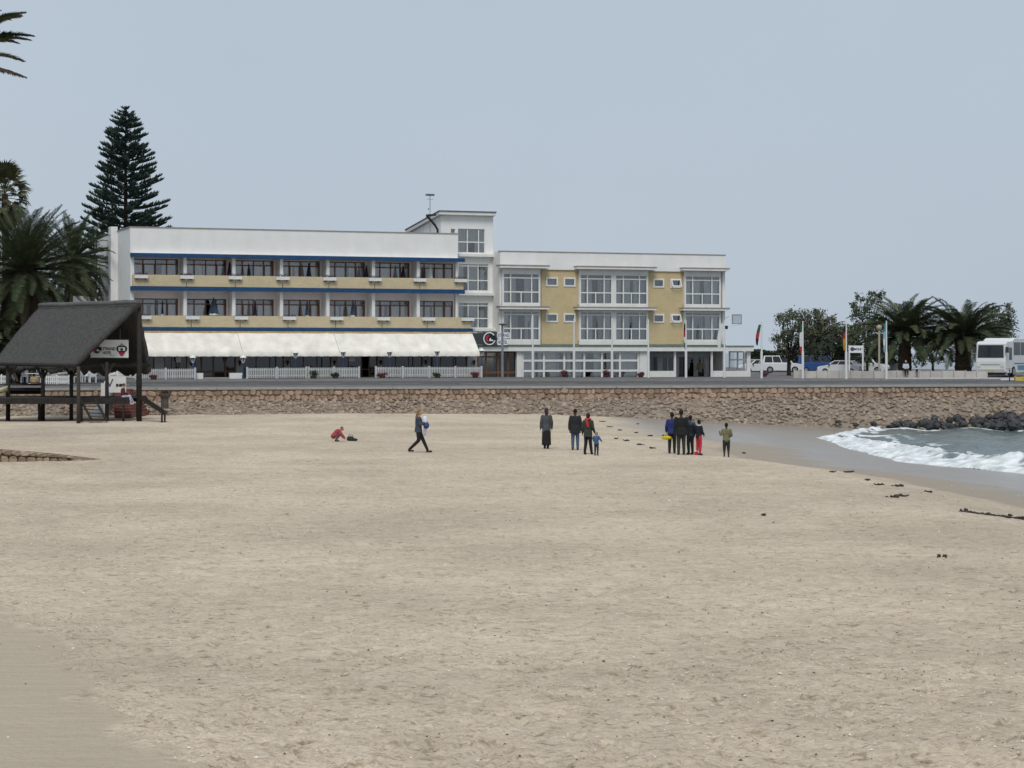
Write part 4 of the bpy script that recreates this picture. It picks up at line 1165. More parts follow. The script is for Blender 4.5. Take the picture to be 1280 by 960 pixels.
# white picket fence along the terrace
def picket(label, pa, pb, d, top, n0=None):
    s0, s1 = bs(pa, d), bs(pb, d); b0 = bw(s0, d); b1 = bw(s1, d); zg = float(land_z(b0.x, b0.y)) + .1; z1 = float(land_z(b1.x, b1.y)) + .1
    t = thing('picket_fence', label, 'fence', (b0.x, b0.y, zg), BT, 'white fences along the terrace')
    L = s1 - s0; hh = top
    n = int(L / .14)
    pk = MB()
    for k in range(n):
        x = (k + .5) * L / n; zz = (z1 - zg) * x / L
        pk.box(x - .045, x + .045, -.015, .01, zz + .06, zz + hh - .02)
    o = pk.build('pickets', FENCEW, t); o['kind'] = 'stuff'
    MB().prism([(0, .2), (L, .2 + z1 - zg), (L, .28 + z1 - zg), (0, .28)], .012, .05).build('rail', FENCEW, t)
    MB().prism([(0, hh - .2), (L, hh - .2 + z1 - zg), (L, hh - .12 + z1 - zg), (0, hh - .12)], .012, .05).build('rail', FENCEW, t)
    m_ = max(2, int(L / 2.0) + 1)
    for k in range(m_):
        x = L * k / (m_ - 1); zz = (z1 - zg) * x / L
        MB().box(x - .07, x + .07, -.02, .11, zz - .1, zz + hh + .06).build('post', FENCEW, t)
picket('white picket fence section from the thatched hut to the wooden door', 170, 244, -4.9, .82)
picket('white picket fence section before the third and fourth restaurant windows', 309, 383, -4.9, .85)
picket('short white picket fence section left of the terrace opening', 386, 449, -4.9, .85)
picket('long white picket fence section right of the terrace opening', 470, 602, -4.9, .88)
# low white steps wall before the wooden door
s0 = bw(bs(246, -4.6), -4.6); t = thing('terrace_kerb_wall', 'low white wall before the wooden restaurant doors', 'wall', (s0.x, s0.y, float(land_z(s0.x, s0.y))), BT)
L = bs(303, -4.6) - bs(246, -4.6)
MB().box(0, L * .14, 0, .25, 0, .55).build('end_block', WHITE2, t); MB().box(L * .72, L, 0, .25, 0, .55).build('end_block', WHITE2, t); MB().box(0, L, .3, 1.5, 0, .2).build('step', CONC, t)
# shrubs and planters at the foot of the fence and along the right wing
SHRUB = mat('shrub_leaf', (.035, .055, .022), .8, .35, 6, island=.45); SHRED = mat('shrub_red', (.10, .03, .03), .8, .35, 6, c2=(.22, .05, .07), island=.4)
def shrub(label, px, d, w_, h_, m, pot=True):
    b0 = bw(bs(px, d), d); zg = float(land_z(b0.x, b0.y)) + .1
    t = thing('planted_tub', label, 'planter', (b0.x, b0.y, zg), BT, 'tubs and low shrubs on the terrace edge')
    if pot: MB().lathe([(.2, 0), (.26, .2), (.24, .21)], (0, 0, 0), 10).build('tub', mat('dark_clay', (.06, .045, .04), .8), t)
    l = MB()
    for k in range(7): leafball(l, (R.uniform(-.5, .5) * w_ * .6, R.uniform(-.1, .1), (.12 if pot else .05) + h_ * R.uniform(.25, .6)), (w_ * .28, .22, h_ * .35), 46, .075, R)
    l.build('leaves', m, t)
for lab, px, d, w_, h_, m in (('low red flowered tub before the fence beside the hut', 192, -5.6, .7, .3, SHRED), ('green leafy tub before the white fence, third lamp bay', 392, -5.5, .9, .65, SHRUB), ('small dark green tub left of the terrace opening', 419, -5.5, .7, .4, SHRUB),
    ('dusky red shrub tub before the long fence, at its left', 478, -5.5, 1.0, .45, SHRED), ('dark shrub tub before the long fence, under the sixth lamp', 547, -5.5, .9, .4, SHRUB), ('dark purple shrub tub at the right end of the long fence', 594, -5.5, .8, .45, SHRED),
    ('pink flowered tub before the glazed lounge, at its left', 707, -3.5, .9, .6, SHRED), ('pink flowered tub before the middle of the glazed lounge', 758, -3.5, .75, .6, SHRED), ('small dark red tub left of the veranda post', 801, -3.5, .8, .4, SHRED), ('pink flowers beside the tree trunk right of the veranda', 955, -3.0, 1.0, .45, SHRED)):
    shrub(lab, px, d, w_, h_, m)

# ================================================================== thatched beach hut
THATCH = mat('thatch', (.080, .078, .075), .95, .35, 3.5, .9, 22, bdist=.08, stretch=(2.2, 2.2, .7))
TIMB = mat('dark_timber', (.022, .019, .017), .8, .35, 4, .4, 20)
TIMB2 = mat('weathered_timber', (.05, .043, .037), .85, .3, 4, .4, 20)
RIDGEC = mat('ridge_cement', (.10, .10, .10), .9, .2, 3, .4, 10)
R1 = P(172, 378.5, 124); R0 = P(50, 382.5, 131.5)
u = (R1 - R0); u.z = 0; Lr = u.length; u.normalize(); wv = Vector((-u.y, u.x, 0))
if wv.y > 0: wv = -wv
HB = Vector((R1.x, R1.y, bz(R1.x, R1.y)))
hut = thing('beach_hut', 'thatched beach shelter on dark timber posts with raised deck beside the sea wall', 'shelter', HB)
F1 = P(88, 460, 123.2); F0 = R0 + wv * 3.6; F0.z = F1.z + .05
B1 = P(189, 464, 127.6); B0 = R0 - wv * 3.3; B0.z = B1.z + .05
def slope(a0, a1, b1, b0, nu, nv, th, name, seed):
    """thatched slope: ridge a0->a1, eave b0->b1, thick, with an uneven hem"""
    rr = random.Random(seed); up = []; dn = []
    nrm = (a1 - a0).cross(b0 - a0).normalized()
    if nrm.z < 0: nrm = -nrm
    for j in range(nv + 1):
        t = j / nv; ru = []; rd = []
        for i in range(nu + 1):
            s = i / nu; p = (a0.lerp(a1, s)).lerp(b0.lerp(b1, s), t)
            jit = .05 * math.sin(s * 31 + seed) * t
            if j == nv:
                dirn = (b0.lerp(b1, s) - a0.lerp(a1, s)).normalized(); p = p + dirn * (rr.uniform(-.1, .16) + .14 * math.sin(s * 17 + seed) + .1 * math.sin(s * 41))
            p = p + nrm * (rr.uniform(-.03, .03) + .05 * math.sin(PI * t))
            ru.append(p); rd.append(p - nrm * th)
        up.append(ru); dn.append(rd)
    mb = MB(); n = nu + 1
    vs_ = [p for r_ in up for p in r_] + [p for r_ in dn for p in r_]; o = (nv + 1) * n; fs = []
    for j in range(nv):
        for i in range(nu):
            a = j * n + i; fs.append((a, a + 1, a + n + 1, a + n)); fs.append((o + a, o + a + n, o + a + n + 1, o + a + 1))
    for i in range(nu):
        a = nv * n + i; fs.append((a, a + 1, o + a + 1, o + a)); fs.append((i, o + i, o + i + 1, i + 1))
    for j in range(nv):
        a = j * n; fs.append((a, a + n, o + a + n, o + a)); a += nu; fs.append((a, o + a, o + a + n, a + n))
    return mb.add(vs_, fs).build(name, THATCH, hut, True, off=HB)
slope(R0, R1, F1, F0, 30, 14, .28, 'thatch_slope', 1)
slope(R0, R1, B1, B0, 30, 12, .28, 'thatch_slope', 2)
MB().tube([R0 + (R1 - R0) * (k / 8) + Vector((0, 0, .03 + .02 * math.sin(k * 2))) for k in range(9)], [.16] * 8 + [.13], 8).build('ridge_cap', RIDGEC, hut, True, off=HB)
# far gable end closed with reed
MB().add([R0 - Vector((0, 0, .15)), F0, B0], [(0, 1, 2)]).add([p + u * .1 for p in (R0 - Vector((0, 0, .15)), F0, B0)], [(0, 1, 2)]).build('gable_reed', THATCH, hut, off=HB)
def post(px, D, top, r, m=TIMB, name='post'):
    x = (px - 640) / FP * D; z0 = bz(x, D) - .3
    MB().tube([(x, D, z0), (x + .01, D, (z0 + top) / 2), (x, D, top)], [r, r * .97, r * .92], 9).build(name, m, hut, True, off=HB); return x
ez = F1.z
post(174, 124.4, R1.z - .05, .16)
post(98, 122.6, ez + .1, .115, TIMB2); post(89, 125.5, ez + .2, .12); post(133.5, 124.2, ez + .35, .12); post(53.5, 126, ez + .2, .13); post(10, 126.5, ez + .1, .14); post(172.5, 128.5, ez + .1, .12)
ZD = P(100, 497.5, 124).z
for px, D in ((49, 125), (101.5, 124), (154, 123.9)): post(px, D, ZD - .1, .09, TIMB, 'deck_leg')
# forked braces under the eave
def brace(pa, ya, pb, yb, D, r=.07):
    MB().tube([P(pa, ya, D), P(pb, yb, D)], r, 7).build('brace', TIMB, hut, off=HB)
brace(54, 477, 46, 458, 126); brace(54, 474, 62, 457, 126); brace(90, 472, 97, 459, 125.3); brace(89, 470, 80, 458, 125.3); brace(134, 468, 127, 455, 124.2); brace(134, 468, 143, 454, 124.2); brace(10, 472, 22, 455, 126.5); 
def beam(pa, ya, Da, pb, yb, Db, r):
    MB().tube([P(pa, ya, Da), P(pb, yb, Db)], r, 8).build('beam', TIMB, hut, off=HB)
beam(84, 458, 123.3, 187, 456, 127.0, .13); beam(0, 455, 126.5, 96, 457, 123, .11); 
# rafters inside the open gable
for k in range(5):
    q = R0.lerp(R1, .5 + .11 * k) - Vector((0, 0, .35)); fe = F0.lerp(F1, .5 + .11 * k) - Vector((0, 0, .3)); be = B0.lerp(B1, .5 + .11 * k) - Vector((0, 0, .3)); MB().tube([q, q.lerp(fe, .95)], .05, 6).build('rafter', TIMB, hut, off=HB); MB().tube([q, q.lerp(be, .95)], .05, 6).build('rafter', TIMB, hut, off=HB)
# deck: edge beam, boards
x0, x1 = (-40 - 640) / FP * 124, (161 - 640) / FP * 124
MB().box(x0, x1, 123.9, 124.1, ZD - .36, ZD).build('deck_beam', TIMB, hut, off=HB)
MB().box(x0, x1, 130.0, 130.2, ZD - .36, ZD - .03).build('deck_beam', TIMB, hut, off=HB)
nbd = 22
for k in range(nbd):
    y0 = 124.12 + k * (5.86 / nbd); MB().box(x0, x1 - .05, y0, y0 + 5.86 / nbd - .02, ZD - .05, ZD - .008).build('deck_board', TIMB2, hut, off=HB)
# bench at the back of the deck
xb0, xb1 = (8 - 640) / FP * 128, (52 - 640) / FP * 128
MB().box(xb0, xb1, 128, 128.1, ZD + .15, ZD + .55).build('bench_back', TIMB, hut, off=HB); MB().box(xb0, xb1, 127.4, 127.95, ZD + .38, ZD + .43).build('bench_seat', TIMB, hut, off=HB)
MB().box(xb0, xb1, 128, 128.08, ZD + .70, ZD + .80).build('bench_rail', TIMB2, hut, off=HB)
# ladder steps to the sand
for pa, pb in (((101, 500), (114, 524)), ((119, 499), (133.5, 526))):
    MB().tube([P(pa[0], pa[1], 123.8), P(pb[0], pb[1], 122.4)], .075, 6).build('stringer', TIMB, hut, off=HB)
for k in range(5):
    t_ = .18 + k * .17; a = P(101, 500, 123.8).lerp(P(114, 524, 122.4), t_); b = P(119, 499, 123.8).lerp(P(133.5, 526, 122.4), t_)
    d_ = (b - a); MB().add([a + Vector((0, -.12, 0)), b + Vector((0, -.12, 0)), b + Vector((0, .12, 0)), a + Vector((0, .12, 0)), a + Vector((0, -.12, .05)), b + Vector((0, -.12, .05)), b + Vector((0, .12, .05)), a + Vector((0, .12, .05))], [(0, 3, 2, 1), (4, 5, 6, 7), (0, 1, 5, 4), (1, 2, 6, 5), (2, 3, 7, 6), (3, 0, 4, 7)]).build('tread', TIMB2, hut, off=HB)
# sloping plank ramp on the right
ra, rb_ = P(172, 496.5, 124.5), P(206, 518, 122.8)
dr = (rb_ - ra); nr = Vector((0, 1, 0))
for k in range(3):
    a, b = ra + nr * (.32 * k), rb_ + nr * (.32 * k); up_ = Vector((0, 0, .14))
    MB().add([a, b, b + nr * .3, a + nr * .3, a + up_, b + up_, b + nr * .3 + up_, a + nr * .3 + up_], [(0, 3, 2, 1), (4, 5, 6, 7), (0, 1, 5, 4), (1, 2, 6, 5), (2, 3, 7, 6), (3, 0, 4, 7)]).build('ramp_plank', TIMB, hut, off=HB)
rl_ = MB().add([ra + Vector((0, -.03, -.05)), rb_ + Vector((0, -.03, -.05)), rb_ + Vector((0, -.03, .26)), ra + Vector((0, -.03, .30)), ra + Vector((0, -.1, -.05)), rb_ + Vector((0, -.1, -.05)), rb_ + Vector((0, -.1, .26)), ra + Vector((0, -.1, .30))], [(0, 1, 2, 3), (7, 6, 5, 4), (0, 4, 5, 1), (1, 5, 6, 2), (2, 6, 7, 3), (3, 7, 4, 0)]).build('ramp_side', TIMB, hut, off=HB)
for dx in (-.17, .0):
    MB().box(rb_.x + dx - .05, rb_.x + dx + .05, rb_.y - .05, rb_.y + .05, bz(rb_.x, rb_.y) - .2, rb_.z + .05).build('ramp_leg', TIMB, hut, off=HB)
# name board hung in the gable
D = 125.2
sb0 = P(137, 447, D); hs = thing('hut_sign', 'white board reading strand hotel hung under the thatched gable', 'sign', sb0)
sx_ = lambda px: (px - 137) / FP * D
sz_ = lambda py: (447 - py) / FP * D
bd = MB().box(sx_(113), sx_(160.5), 0, .06, 0, sz_(424.8)).build('board', SWHITE, hs)
MB().box(sx_(113), sx_(160.5), -.01, .07, -.05, -.002).build('bottom_rail', SGREEN, hs)
logo(hs, sx_(121.2), sz_(436.8), .30, -.03)
text('STRAND', .25, SBLACK, bd, (sx_(128.4), -.01, sz_(437.8)), bold=.007, sx=.80); text('HOTEL', .23, SBLACK, bd, (sx_(128.4), -.01, sz_(442.6)), bold=.007, sx=.72)
MB().box(sx_(136), sx_(143.5), -.012, -.002, sz_(444.6), sz_(444)).build('underline', STEEL, bd)
eg = MB()
cx, cz = sx_(152.3), sz_(437.3); eg.disc((cx - .13, cz + .06), .20, -.022, -.004); eg.disc((cx + .13, cz + .06), .20, -.023, -.005); eg.prism([(cx - .25, cz - .05), (cx + .25, cz - .05), (cx, cz - .4)], -.021, -.003); eg.build('emblem', SBLACK, bd)
MB().prism([(cx - .13, cz + .28), (cx, cz + .42), (cx + .13, cz + .28), (cx, cz + .2)], -.02, -.003).build('emblem_crown', mat('emblem_gold', (.35, .3, .15), .5), bd)
MB().box(cx - .2, cx + .2, -.032, -.024, cz - .06, cz + .16).build('emblem_band', SWHITE, bd); MB().disc((cx, cz + .02), .09, -.04, -.033).build('emblem_dot', SGREEN, bd)
MB().prism([(cx - .2, cz - .16), (cx + .2, cz - .16), (cx + .08, cz - .36), (cx - .08, cz - .36)], -.034, -.024).build('emblem_ribbon', RED, bd)
for px in (125, 150): MB().tube([(sx_(px), .05, sz_(425)), (sx_(px), .05, sz_(411))], .015, 5).build('hanger', STEEL, hs)
# red beach steps with white painted side wall, behind the hut
REDS = mat('red_steps', (.17, .06, .045), .8, .25, 3); 
bs0 = P(150, 520, 131); st = thing('beach_steps', 'red steps with whitewashed side wall climbing the sea wall behind the hut', 'steps', (bs0.x, bs0.y, 0))
for k in range(9):
    y0 = k * .85; z1 = P(150, 517.5, 131).z + k * (WALLTOP + .1 - P(150, 517.5, 131).z) / 8
    xa = -.35 - .17 * k; MB().box(xa, xa + 1.05, y0, 8.2, (z1 - .24), z1).build('step', REDS, st)
wl_ = MB().prism([(-.2, 1.0), (8.2, 1.0), (8.2, WALLTOP + 1.1), (5.6, WALLTOP + 1.05), (3.0, 2.2), (-.2, 1.5)], -1.95, -1.75, 'x').build('side_wall', WHITE2, st)
D = 134.5; pb = P(144.5, 490.5, D) - Vector((bs0.x, bs0.y, 0))
pn = MB().box(pb.x - .62, pb.x + .66, pb.y, pb.y + .15, WALLTOP - .05, pb.z + (490.5 - 470.5) / FP * D).build('mural_wall', WHITE2, st)
text('V', .75, mat('mural_purple', (.13, .12, .2), .6), pn, (pb.x - .6, pb.y - .01, pb.z + .35), bold=.01); text('INE', .24, SBLACK, pn, (pb.x + .03, pb.y - .01, pb.z + .38), bold=.015, sx=1.1)
MB().box(pb.x - .95, pb.x - .68, pb.y, pb.y + .2, 1.2, WALLTOP + .55).build('gate_post', WHITE2, st)
# stone planter pedestal on the slope
D = 136.0; pp = P(206, 505, D); t = thing('stone_planter', 'dark stone pedestal planter with small plant standing against the sea wall', 'planter', (pp.x, pp.y, pp.z))
MB().lathe([(.26, -.3), (.24, .35), (.38, .55), (.40, .66), (.36, .68)], (0, 0, 0), 8).build('pedestal', mat('dark_stone', (.09, .075, .065), .9, .3, 4, .5), t)
l = MB(); leafball(l, (0, 0, .74), (.42, .3, .13), 90, .09, R); l.build('plant', mat('dry_plant', (.04, .02, .018), .9, .4, 6), t)
# low stone wall buried in the sand at the left edge
D = 47.0; p0 = ground_pt(0, 578); p1 = ground_pt(128, 574.5)
lw = thing('low_stone_wall', 'low stone wall end half buried in the sand at the left edge', 'stone wall', p1)
dv = (p0 - p1); dv.z = 0; L = dv.length; ang = math.atan2(dv.y, dv.x); lw.rotation_euler = (0, 0, ang)
LST = mat('sandy_stone', (.33, .255, .185), .9, .25, 3, .5, 12, rnd=.3)
top0 = 18 / FP * p0.y
z0 = p0.z - p1.z
NS = 30
for row in range(2):
    x = .15 * row
    while x < L * 1.35:
        wd = R.uniform(.26, .5); q = (x + wd / 2) / L; hh = max(.05, top0 * q ** .8); zz = z0 * q
        if row == 1 and hh < .18: x += wd; continue
        h_ = hh * (.55 if row == 0 else .45); zc = zz + (h_ / 2 if row == 0 else hh * .55 + h_ / 2) - .04
        o = inst(R.choice(SM_), 'stone', lw, (x + wd / 2, .05, zc), (0, R.uniform(-.08, .08), 0), (wd, 2.2, h_ * 1.08)); o.rotation_euler = (0, 0, PI); o.data = o.data
        x += wd
for o in lw.children:
    o.material_slots[0].link = 'OBJECT'; o.material_slots[0].material = LST
MB().prism([(0, -.3), (L * 1.35, -.3 + z0 * 1.35), (L * 1.35, z0 * 1.35 + top0 * 1.2), (L, z0 + top0 - .04), (L * .5, z0 * .5 + top0 * .55), (0, .02)], -.5, -.02).build('wall_core', LST, lw)

# ================================================================== vegetation
FRG = mat('palm_frond', (.034, .050, .024), .7, .35, 2.5, c2=(.085, .105, .048), rnd=.3, spec=.3)
FRD = mat('dead_frond', (.075, .060, .038), .9, .3, 2.5, rnd=.35)
FRO = mat('olive_frond', (.06, .068, .03), .7, .35, 2.5, c2=(.11, .11, .05), rnd=.3)
BARK = mat('palm_bark', (.085, .062, .042), .95, .4, 5, .9, 12, bdist=.06)
TRUNK = mat('tree_bark', (.030, .025, .021), .95, .3, 5, .5, 14)
def frond_mesh(L, curve, nl, ll, lw_, seed, lift=.35):
    rr = random.Random(seed); mb = MB(); pts = []; n = 14; p = Vector((0, 0, 0)); a = 0.0
    tang = []
    for k in range(n + 1):
        pts.append(p.copy()); t = Vector((math.cos(a), 0, math.sin(a))); tang.append(t); p = p + t * (L / n); a -= curve / n * (.35 + 1.3 * k / n)
    mb.tube(pts, [.045 * (1 - .8 * k / n) for k in range(n + 1)], 4)
    for k in range(nl):
        q = .10 + .90 * k / nl; f = q * n; i = min(int(f), n - 1); c = pts[i].lerp(pts[i + 1], f - i); t = tang[i]; up = Vector((-t.z, 0, t.x))
        l = ll * (math.sin(PI * min(1, q * .80 + .16)) ** .7) * rr.uniform(.85, 1.1)
        for s in (-1, 1):
            out = (t * rr.uniform(.75, .95) + Vector((0, s * 1.0, 0)) + up * (lift + rr.uniform(-.25, .25))).normalized()
            tip = c + out * l - Vector((0, 0, .12 * l)); mid = c.lerp(tip, .45) + up * .02
            wv_ = t * lw_
            mb.add([c - wv_ * .4, mid - wv_, tip, mid + wv_, c + wv_ * .4], [(0, 1, 2, 3), (0, 3, 4)])
    return mb
def palm(label, base, crown_z, r, nf, trunk_r, seed, dead=.25, mats=(FRG, FRD), emax=74, lf=.135, extra=(), emin=-75, nl=44, lw_=.035, curve=1.3, trunk_lean=(0, 0), boss=True):
    rr = random.Random(seed); t = thing('palm_tree', label, 'palm tree', base); H = crown_z - base[2]
    lx, ly = trunk_lean
    tp = [(lx * q * q, ly * q * q, H * q - (.4 if q == 0 else 0)) for q in (0, .25, .5, .75, 1)]
    tr_ = MB(); rings = []
    n = 12; NR = max(10, int(H / .28))
    for k in range(NR + 1):
        q = k / NR; rad = trunk_r * (1.15 - .2 * q) * (1 + .07 * (k % 2)) + (.35 * trunk_r * max(0, (q - .8) / .2) if boss else 0)
        rings.append([(lx * q * q + rad * math.cos(2 * PI * (i + .5 * (k % 2)) / n), ly * q * q + rad * math.sin(2 * PI * (i + .5 * (k % 2)) / n), H * q - (.4 if k == 0 else 0)) for i in range(n)])
    tr_.rings(rings).build('trunk', BARK, t)
    ms = []
    for i in range(6):
        o = frond_mesh(r, curve * (.7 + .12 * i), nl, r * lf, lw_, seed * 10 + i).build('frond', mats[0]); ms.append(o.data); bpy.data.objects.remove(o)
        if i < 3:
            o = frond_mesh(r * .92, curve * .5, int(nl * .8), r * .11, lw_, seed * 10 + 60 + i, -.3).build('frond', mats[1]); ms.append(o.data); bpy.data.objects.remove(o)
    live = [m_ for m_ in ms if m_.materials[0] == mats[0]]; dd = [m_ for m_ in ms if m_.materials[0] == mats[1]]
    ga = 2.399963
    for k in range(nf):
        q = k / nf; el = math.radians(emax + (emin - emax) * q ** .9 + rr.uniform(-6, 6)); az = k * ga + rr.uniform(-.2, .2); s = rr.uniform(.86, 1.06) * (.8 + .2 * min(1, q * 4))
        isd = q > 1 - dead
        m_ = rr.choice(dd if isd else live)
        ro = Matrix.Rotation(az, 3, 'Z') @ Matrix.Rotation(-el, 3, 'Y') @ Matrix.Rotation(rr.uniform(-.4, .4), 3, 'X')
        inst(m_, 'frond', t, (lx + .3 * trunk_r * math.cos(az), ly + .3 * trunk_r * math.sin(az), H - .5 * q), ro.to_euler(), (s, s, s))
    for az, el, s in extra:
        ro = Matrix.Rotation(az, 3, 'Z') @ Matrix.Rotation(-el, 3, 'Y'); inst(live[0], 'frond', t, (lx, ly, H), ro.to_euler(), (s, s, s))
    return t
def at_land(px, D): x = (px - 640) / FP * D; return (x, D, float(land_z(x, D)))
# left palms
palm('big dark date palm with hanging skirt of dead fronds behind the thatched roof', at_land(32, 152), P(32, 335, 152).z, 6.0, 190, .62, 3, .34, emin=-88, emax=86, curve=.72, lw_=.034, nl=70)
palm('smaller date palm between the big palm and the hotel side wall', at_land(92, 170), P(92, 322, 170).z, 4.8, 110, .45, 4, .3, mats=(FRG, FRO), emin=-85, emax=84, curve=.8, lw_=.033, nl=60)
palm('tall date palm at the left edge of which only frond tips reach into view', (-26.0, 96, bz(-26.0, 96)), P(-60, 62, 96).z, 3.7, 22, .35, 5, .1, emin=-5, lw_=.04, nl=170, curve=.8, lf=.17, extra=((.15, .66, 1.06), (-.2, .60, 1.04), (.0, .34, 1.08), (-.1, .28, 1.06)))
palm('dark palm thicket at the left edge, low behind the hut', at_land(-14, 150), P(-14, 425, 150).z, 4.2, 100, .5, 6, .45, emin=-70, lw_=.05, nl=60)
# fan palm
FANM = mat('fan_leaf', (.050, .058, .026), .75, .3, 3, c2=(.095, .095, .042), rnd=.3)
FANB = mat('dead_fan_leaf', (.075, .055, .036), .9, .3, 3, rnd=.3)
def fan_mesh(L, seed, m):
    rr = random.Random(seed); mb = MB(); mb.tube([(0, 0, 0), (L * .55, 0, .05), (L, 0, 0)], [.04, .025, .02], 4)
    n = 22; c = Vector((L, 0, 0))
    for k in range(n):
        a = math.radians(-115 + 230 * k / (n - 1)); l = L * .78 * (.75 + .25 * math.cos(a * .7)) * rr.uniform(.9, 1.05)
        d = Vector((math.cos(a), math.sin(a), rr.uniform(-.05, .12))); mid = c + d * l * .6; tip = c + d * l + Vector((0, 0, -l * rr.uniform(.2, .5))); w_ = Vector((-math.sin(a), math.cos(a), 0)) * .075
        mb.add([c, mid - w_, tip, mid + w_], [(0, 1, 2, 3)])
    o = mb.build('fan_leaf', m); d_ = o.data; bpy.data.objects.remove(o); return d_
b0 = at_land(6, 156); cz = P(6, 242, 156).z
t = thing('fan_palm', 'tall fan palm with shaggy head at the left edge', 'palm tree', b0)
MB().tube([(0, 0, -.3), (.1, 0, (cz - b0[2]) * .5), (0, 0, cz - b0[2])], [.42, .28, .24], 10).build('trunk', BARK, t)
fm = [fan_mesh(1.25, i, FANM) for i in range(4)] + [fan_mesh(1.15, 9 + i, FANB) for i in range(3)]
for k in range(54):
    q = k / 54; el = math.radians(80 - 165 * q); az = k * 2.4
    ro = Matrix.Rotation(az, 3, 'Z') @ Matrix.Rotation(-el, 3, 'Y') @ Matrix.Rotation(R.uniform(-.5, .5), 3, 'X')
    inst(fm[4 + k % 3] if q > .72 else fm[k % 4], 'fan_leaf', t, (0, 0, cz - b0[2] + .5 - 1.5 * q), ro.to_euler())
# Norfolk pine
NPM = mat('pine_foliage', (.020, .038, .032), .8, .3, 1.2, c2=(.042, .066, .050), island=.35)
b0 = at_land(157, 205); ztop = P(157, 133, 205).z - b0[2]
t = thing('norfolk_pine', 'tall dark norfolk pine with tiered branches rising behind the hotel', 'tree', b0)
MB().tube([(0, 0, -.3), (0, 0, ztop * .5), (0, 0, ztop - .05)], [.42, .25, .03], 8).build('trunk', TRUNK, t)
cr_ = MB()
def cord(mb, p, d, l, r):
    d = d.normalized(); a = d.orthogonal().normalized(); b = d.cross(a); q = p + d * l * .45 + Vector((0, 0, .02))
    tip = p + d * l + Vector((0, 0, .10 * l))
    mb.add([p, q + a * r, q + b * r, q - a * r, q - b * r, tip], [(0, 2, 1), (0, 3, 2), (0, 4, 3), (0, 1, 4), (1, 2, 5), (2, 3, 5), (3, 4, 5), (4, 1, 5)])
rr = random.Random(77)
zz = ztop - .3; k = 0
while zz > 4.5:
    dd = ztop - zz; rad = min(4.15 * (dd / 11.3) ** .62, 5.0) - .22 * math.exp(-dd * 1.2); nbr = 4 if dd < 1 else (6 if dd < 3 else 10)
    ph = rr.random() * 6
    for j in range(nbr):
        if dd > 2 and rr.random() < .08: continue
        az = ph + 2 * PI * j / nbr + rr.uniform(-.2, .2); zo = rr.uniform(-.28, .28) * min(1, dd / 3); L = rad * rr.uniform(.70, 1.1); h = Vector((math.cos(az), math.sin(az), 0)); side = Vector((-h.y, h.x, 0)); rr_b = rr.uniform(-.10, .10)
        pts = []; n = 8
        for i in range(n + 1):
            q = i / n; pts.append(Vector((0, 0, zz + zo)) + h * L * q + Vector((0, 0, L * ((.12 - .02 * dd) * q + (.16 + .012 * dd) * q * q + rr_b * q))))
        cr_.tube(pts, [.05 * (1 - .7 * i / n) for i in range(n + 1)], 3)
        nb_ = max(3, int(L / .19))
        for i in range(nb_):
            q = .12 + .88 * ((i + rr.random() * .6) / nb_) ** .8; f = min(q, .999) * n; ii = int(f); c = pts[ii].lerp(pts[min(ii + 1, n)], f - ii); tg = (pts[min(ii + 1, n)] - pts[ii]).normalized()
            ll = (.30 + .42 * math.sin(PI * min(1, q * .75 + .12))) * (.55 + .45 * min(1, L / 2.5))
            for s in (-1, 1):
                cord(cr_, c, tg * rr.uniform(.6, 1.0) + side * s * rr.uniform(.6, 1.0) + Vector((0, 0, rr.uniform(.15, .6))), ll * rr.uniform(.7, 1.25), .072)
            if q > .45 and rr.random() < .8: cord(cr_, c, tg + Vector((rr.uniform(-.3, .3), rr.uniform(-.3, .3), 1.3)), ll * .95, .10)
        cord(cr_, pts[-1], tg + Vector((0, 0, .5)), .4, .08)
    zz -= rr.uniform(.48, .74) * (.62 if dd < 2.5 else 1); k += 1
cr_.build('crown', NPM, t)
# broadleaf and feathery trees
def leafy(label, px, D, trunk_px, top_y, clumps, leaf, n, m, seed, lean=0, name='tree', droop=0.0, limbs=True, base_z=None, tr=.16):
    """clumps: (px, py, rx_m, rz_m)"""
    rr = random.Random(seed); b0 = at_land(trunk_px, D); t = thing(name, label, 'tree', b0)
    B = Vector(b0); mb = MB(); lm = MB(); cz_ = [P(c[0], c[1], D) - B for c in clumps]
    fork = Vector((lean, 0, min(p.z for p in cz_) * .55))
    lm.tube([(0, 0, -.3), fork * .5, fork], [tr, tr * .85, tr * .7], 7)
    for c, p in zip(clumps, cz_):
        dy = rr.uniform(-1, 1) * c[2]
        p = p + Vector((0, dy, 0))
        if limbs: lm.tube([fork, fork.lerp(p, .5) + Vector((0, 0, .25)), p], [tr * .45, tr * .3, .02], 5)
        cnt_ = int(n * c[2] * c[3])
        nsub = max(4, int(cnt_ / 28))
        for s in range(nsub):
            d = Vector((rr.gauss(0, 1), rr.gauss(0, 1), rr.gauss(0, 1))).normalized() * rr.random() ** .4
            sc_ = p + Vector((d.x * c[2], d.y * c[2], d.z * c[3])); sr = rr.uniform(.18, .42) * min(c[2], c[3]) ** .5
            for q in range(28):
                e = Vector((rr.gauss(0, .6), rr.gauss(0, .6), rr.gauss(0, .6))) * sr
                e.z -= droop * rr.random()
                a = Vector((rr.gauss(0, 1), rr.gauss(0, 1), rr.gauss(0, 1) - droop * 2)).normalized(); b = a.orthogonal().normalized(); l = leaf * rr.uniform(.6, 1.4)
                o = sc_ + e; mb.add([o - a * l, o + b * l * .38, o + a * l, o - b * l * .38], [(0, 1, 2, 3)])
    lm.build('trunk', TRUNK, t); mb.build('crown', m, t); return t
LEAFG = mat('leaf_green', (.036, .052, .028), .8, .3, .8, c2=(.085, .10, .052), island=.4)
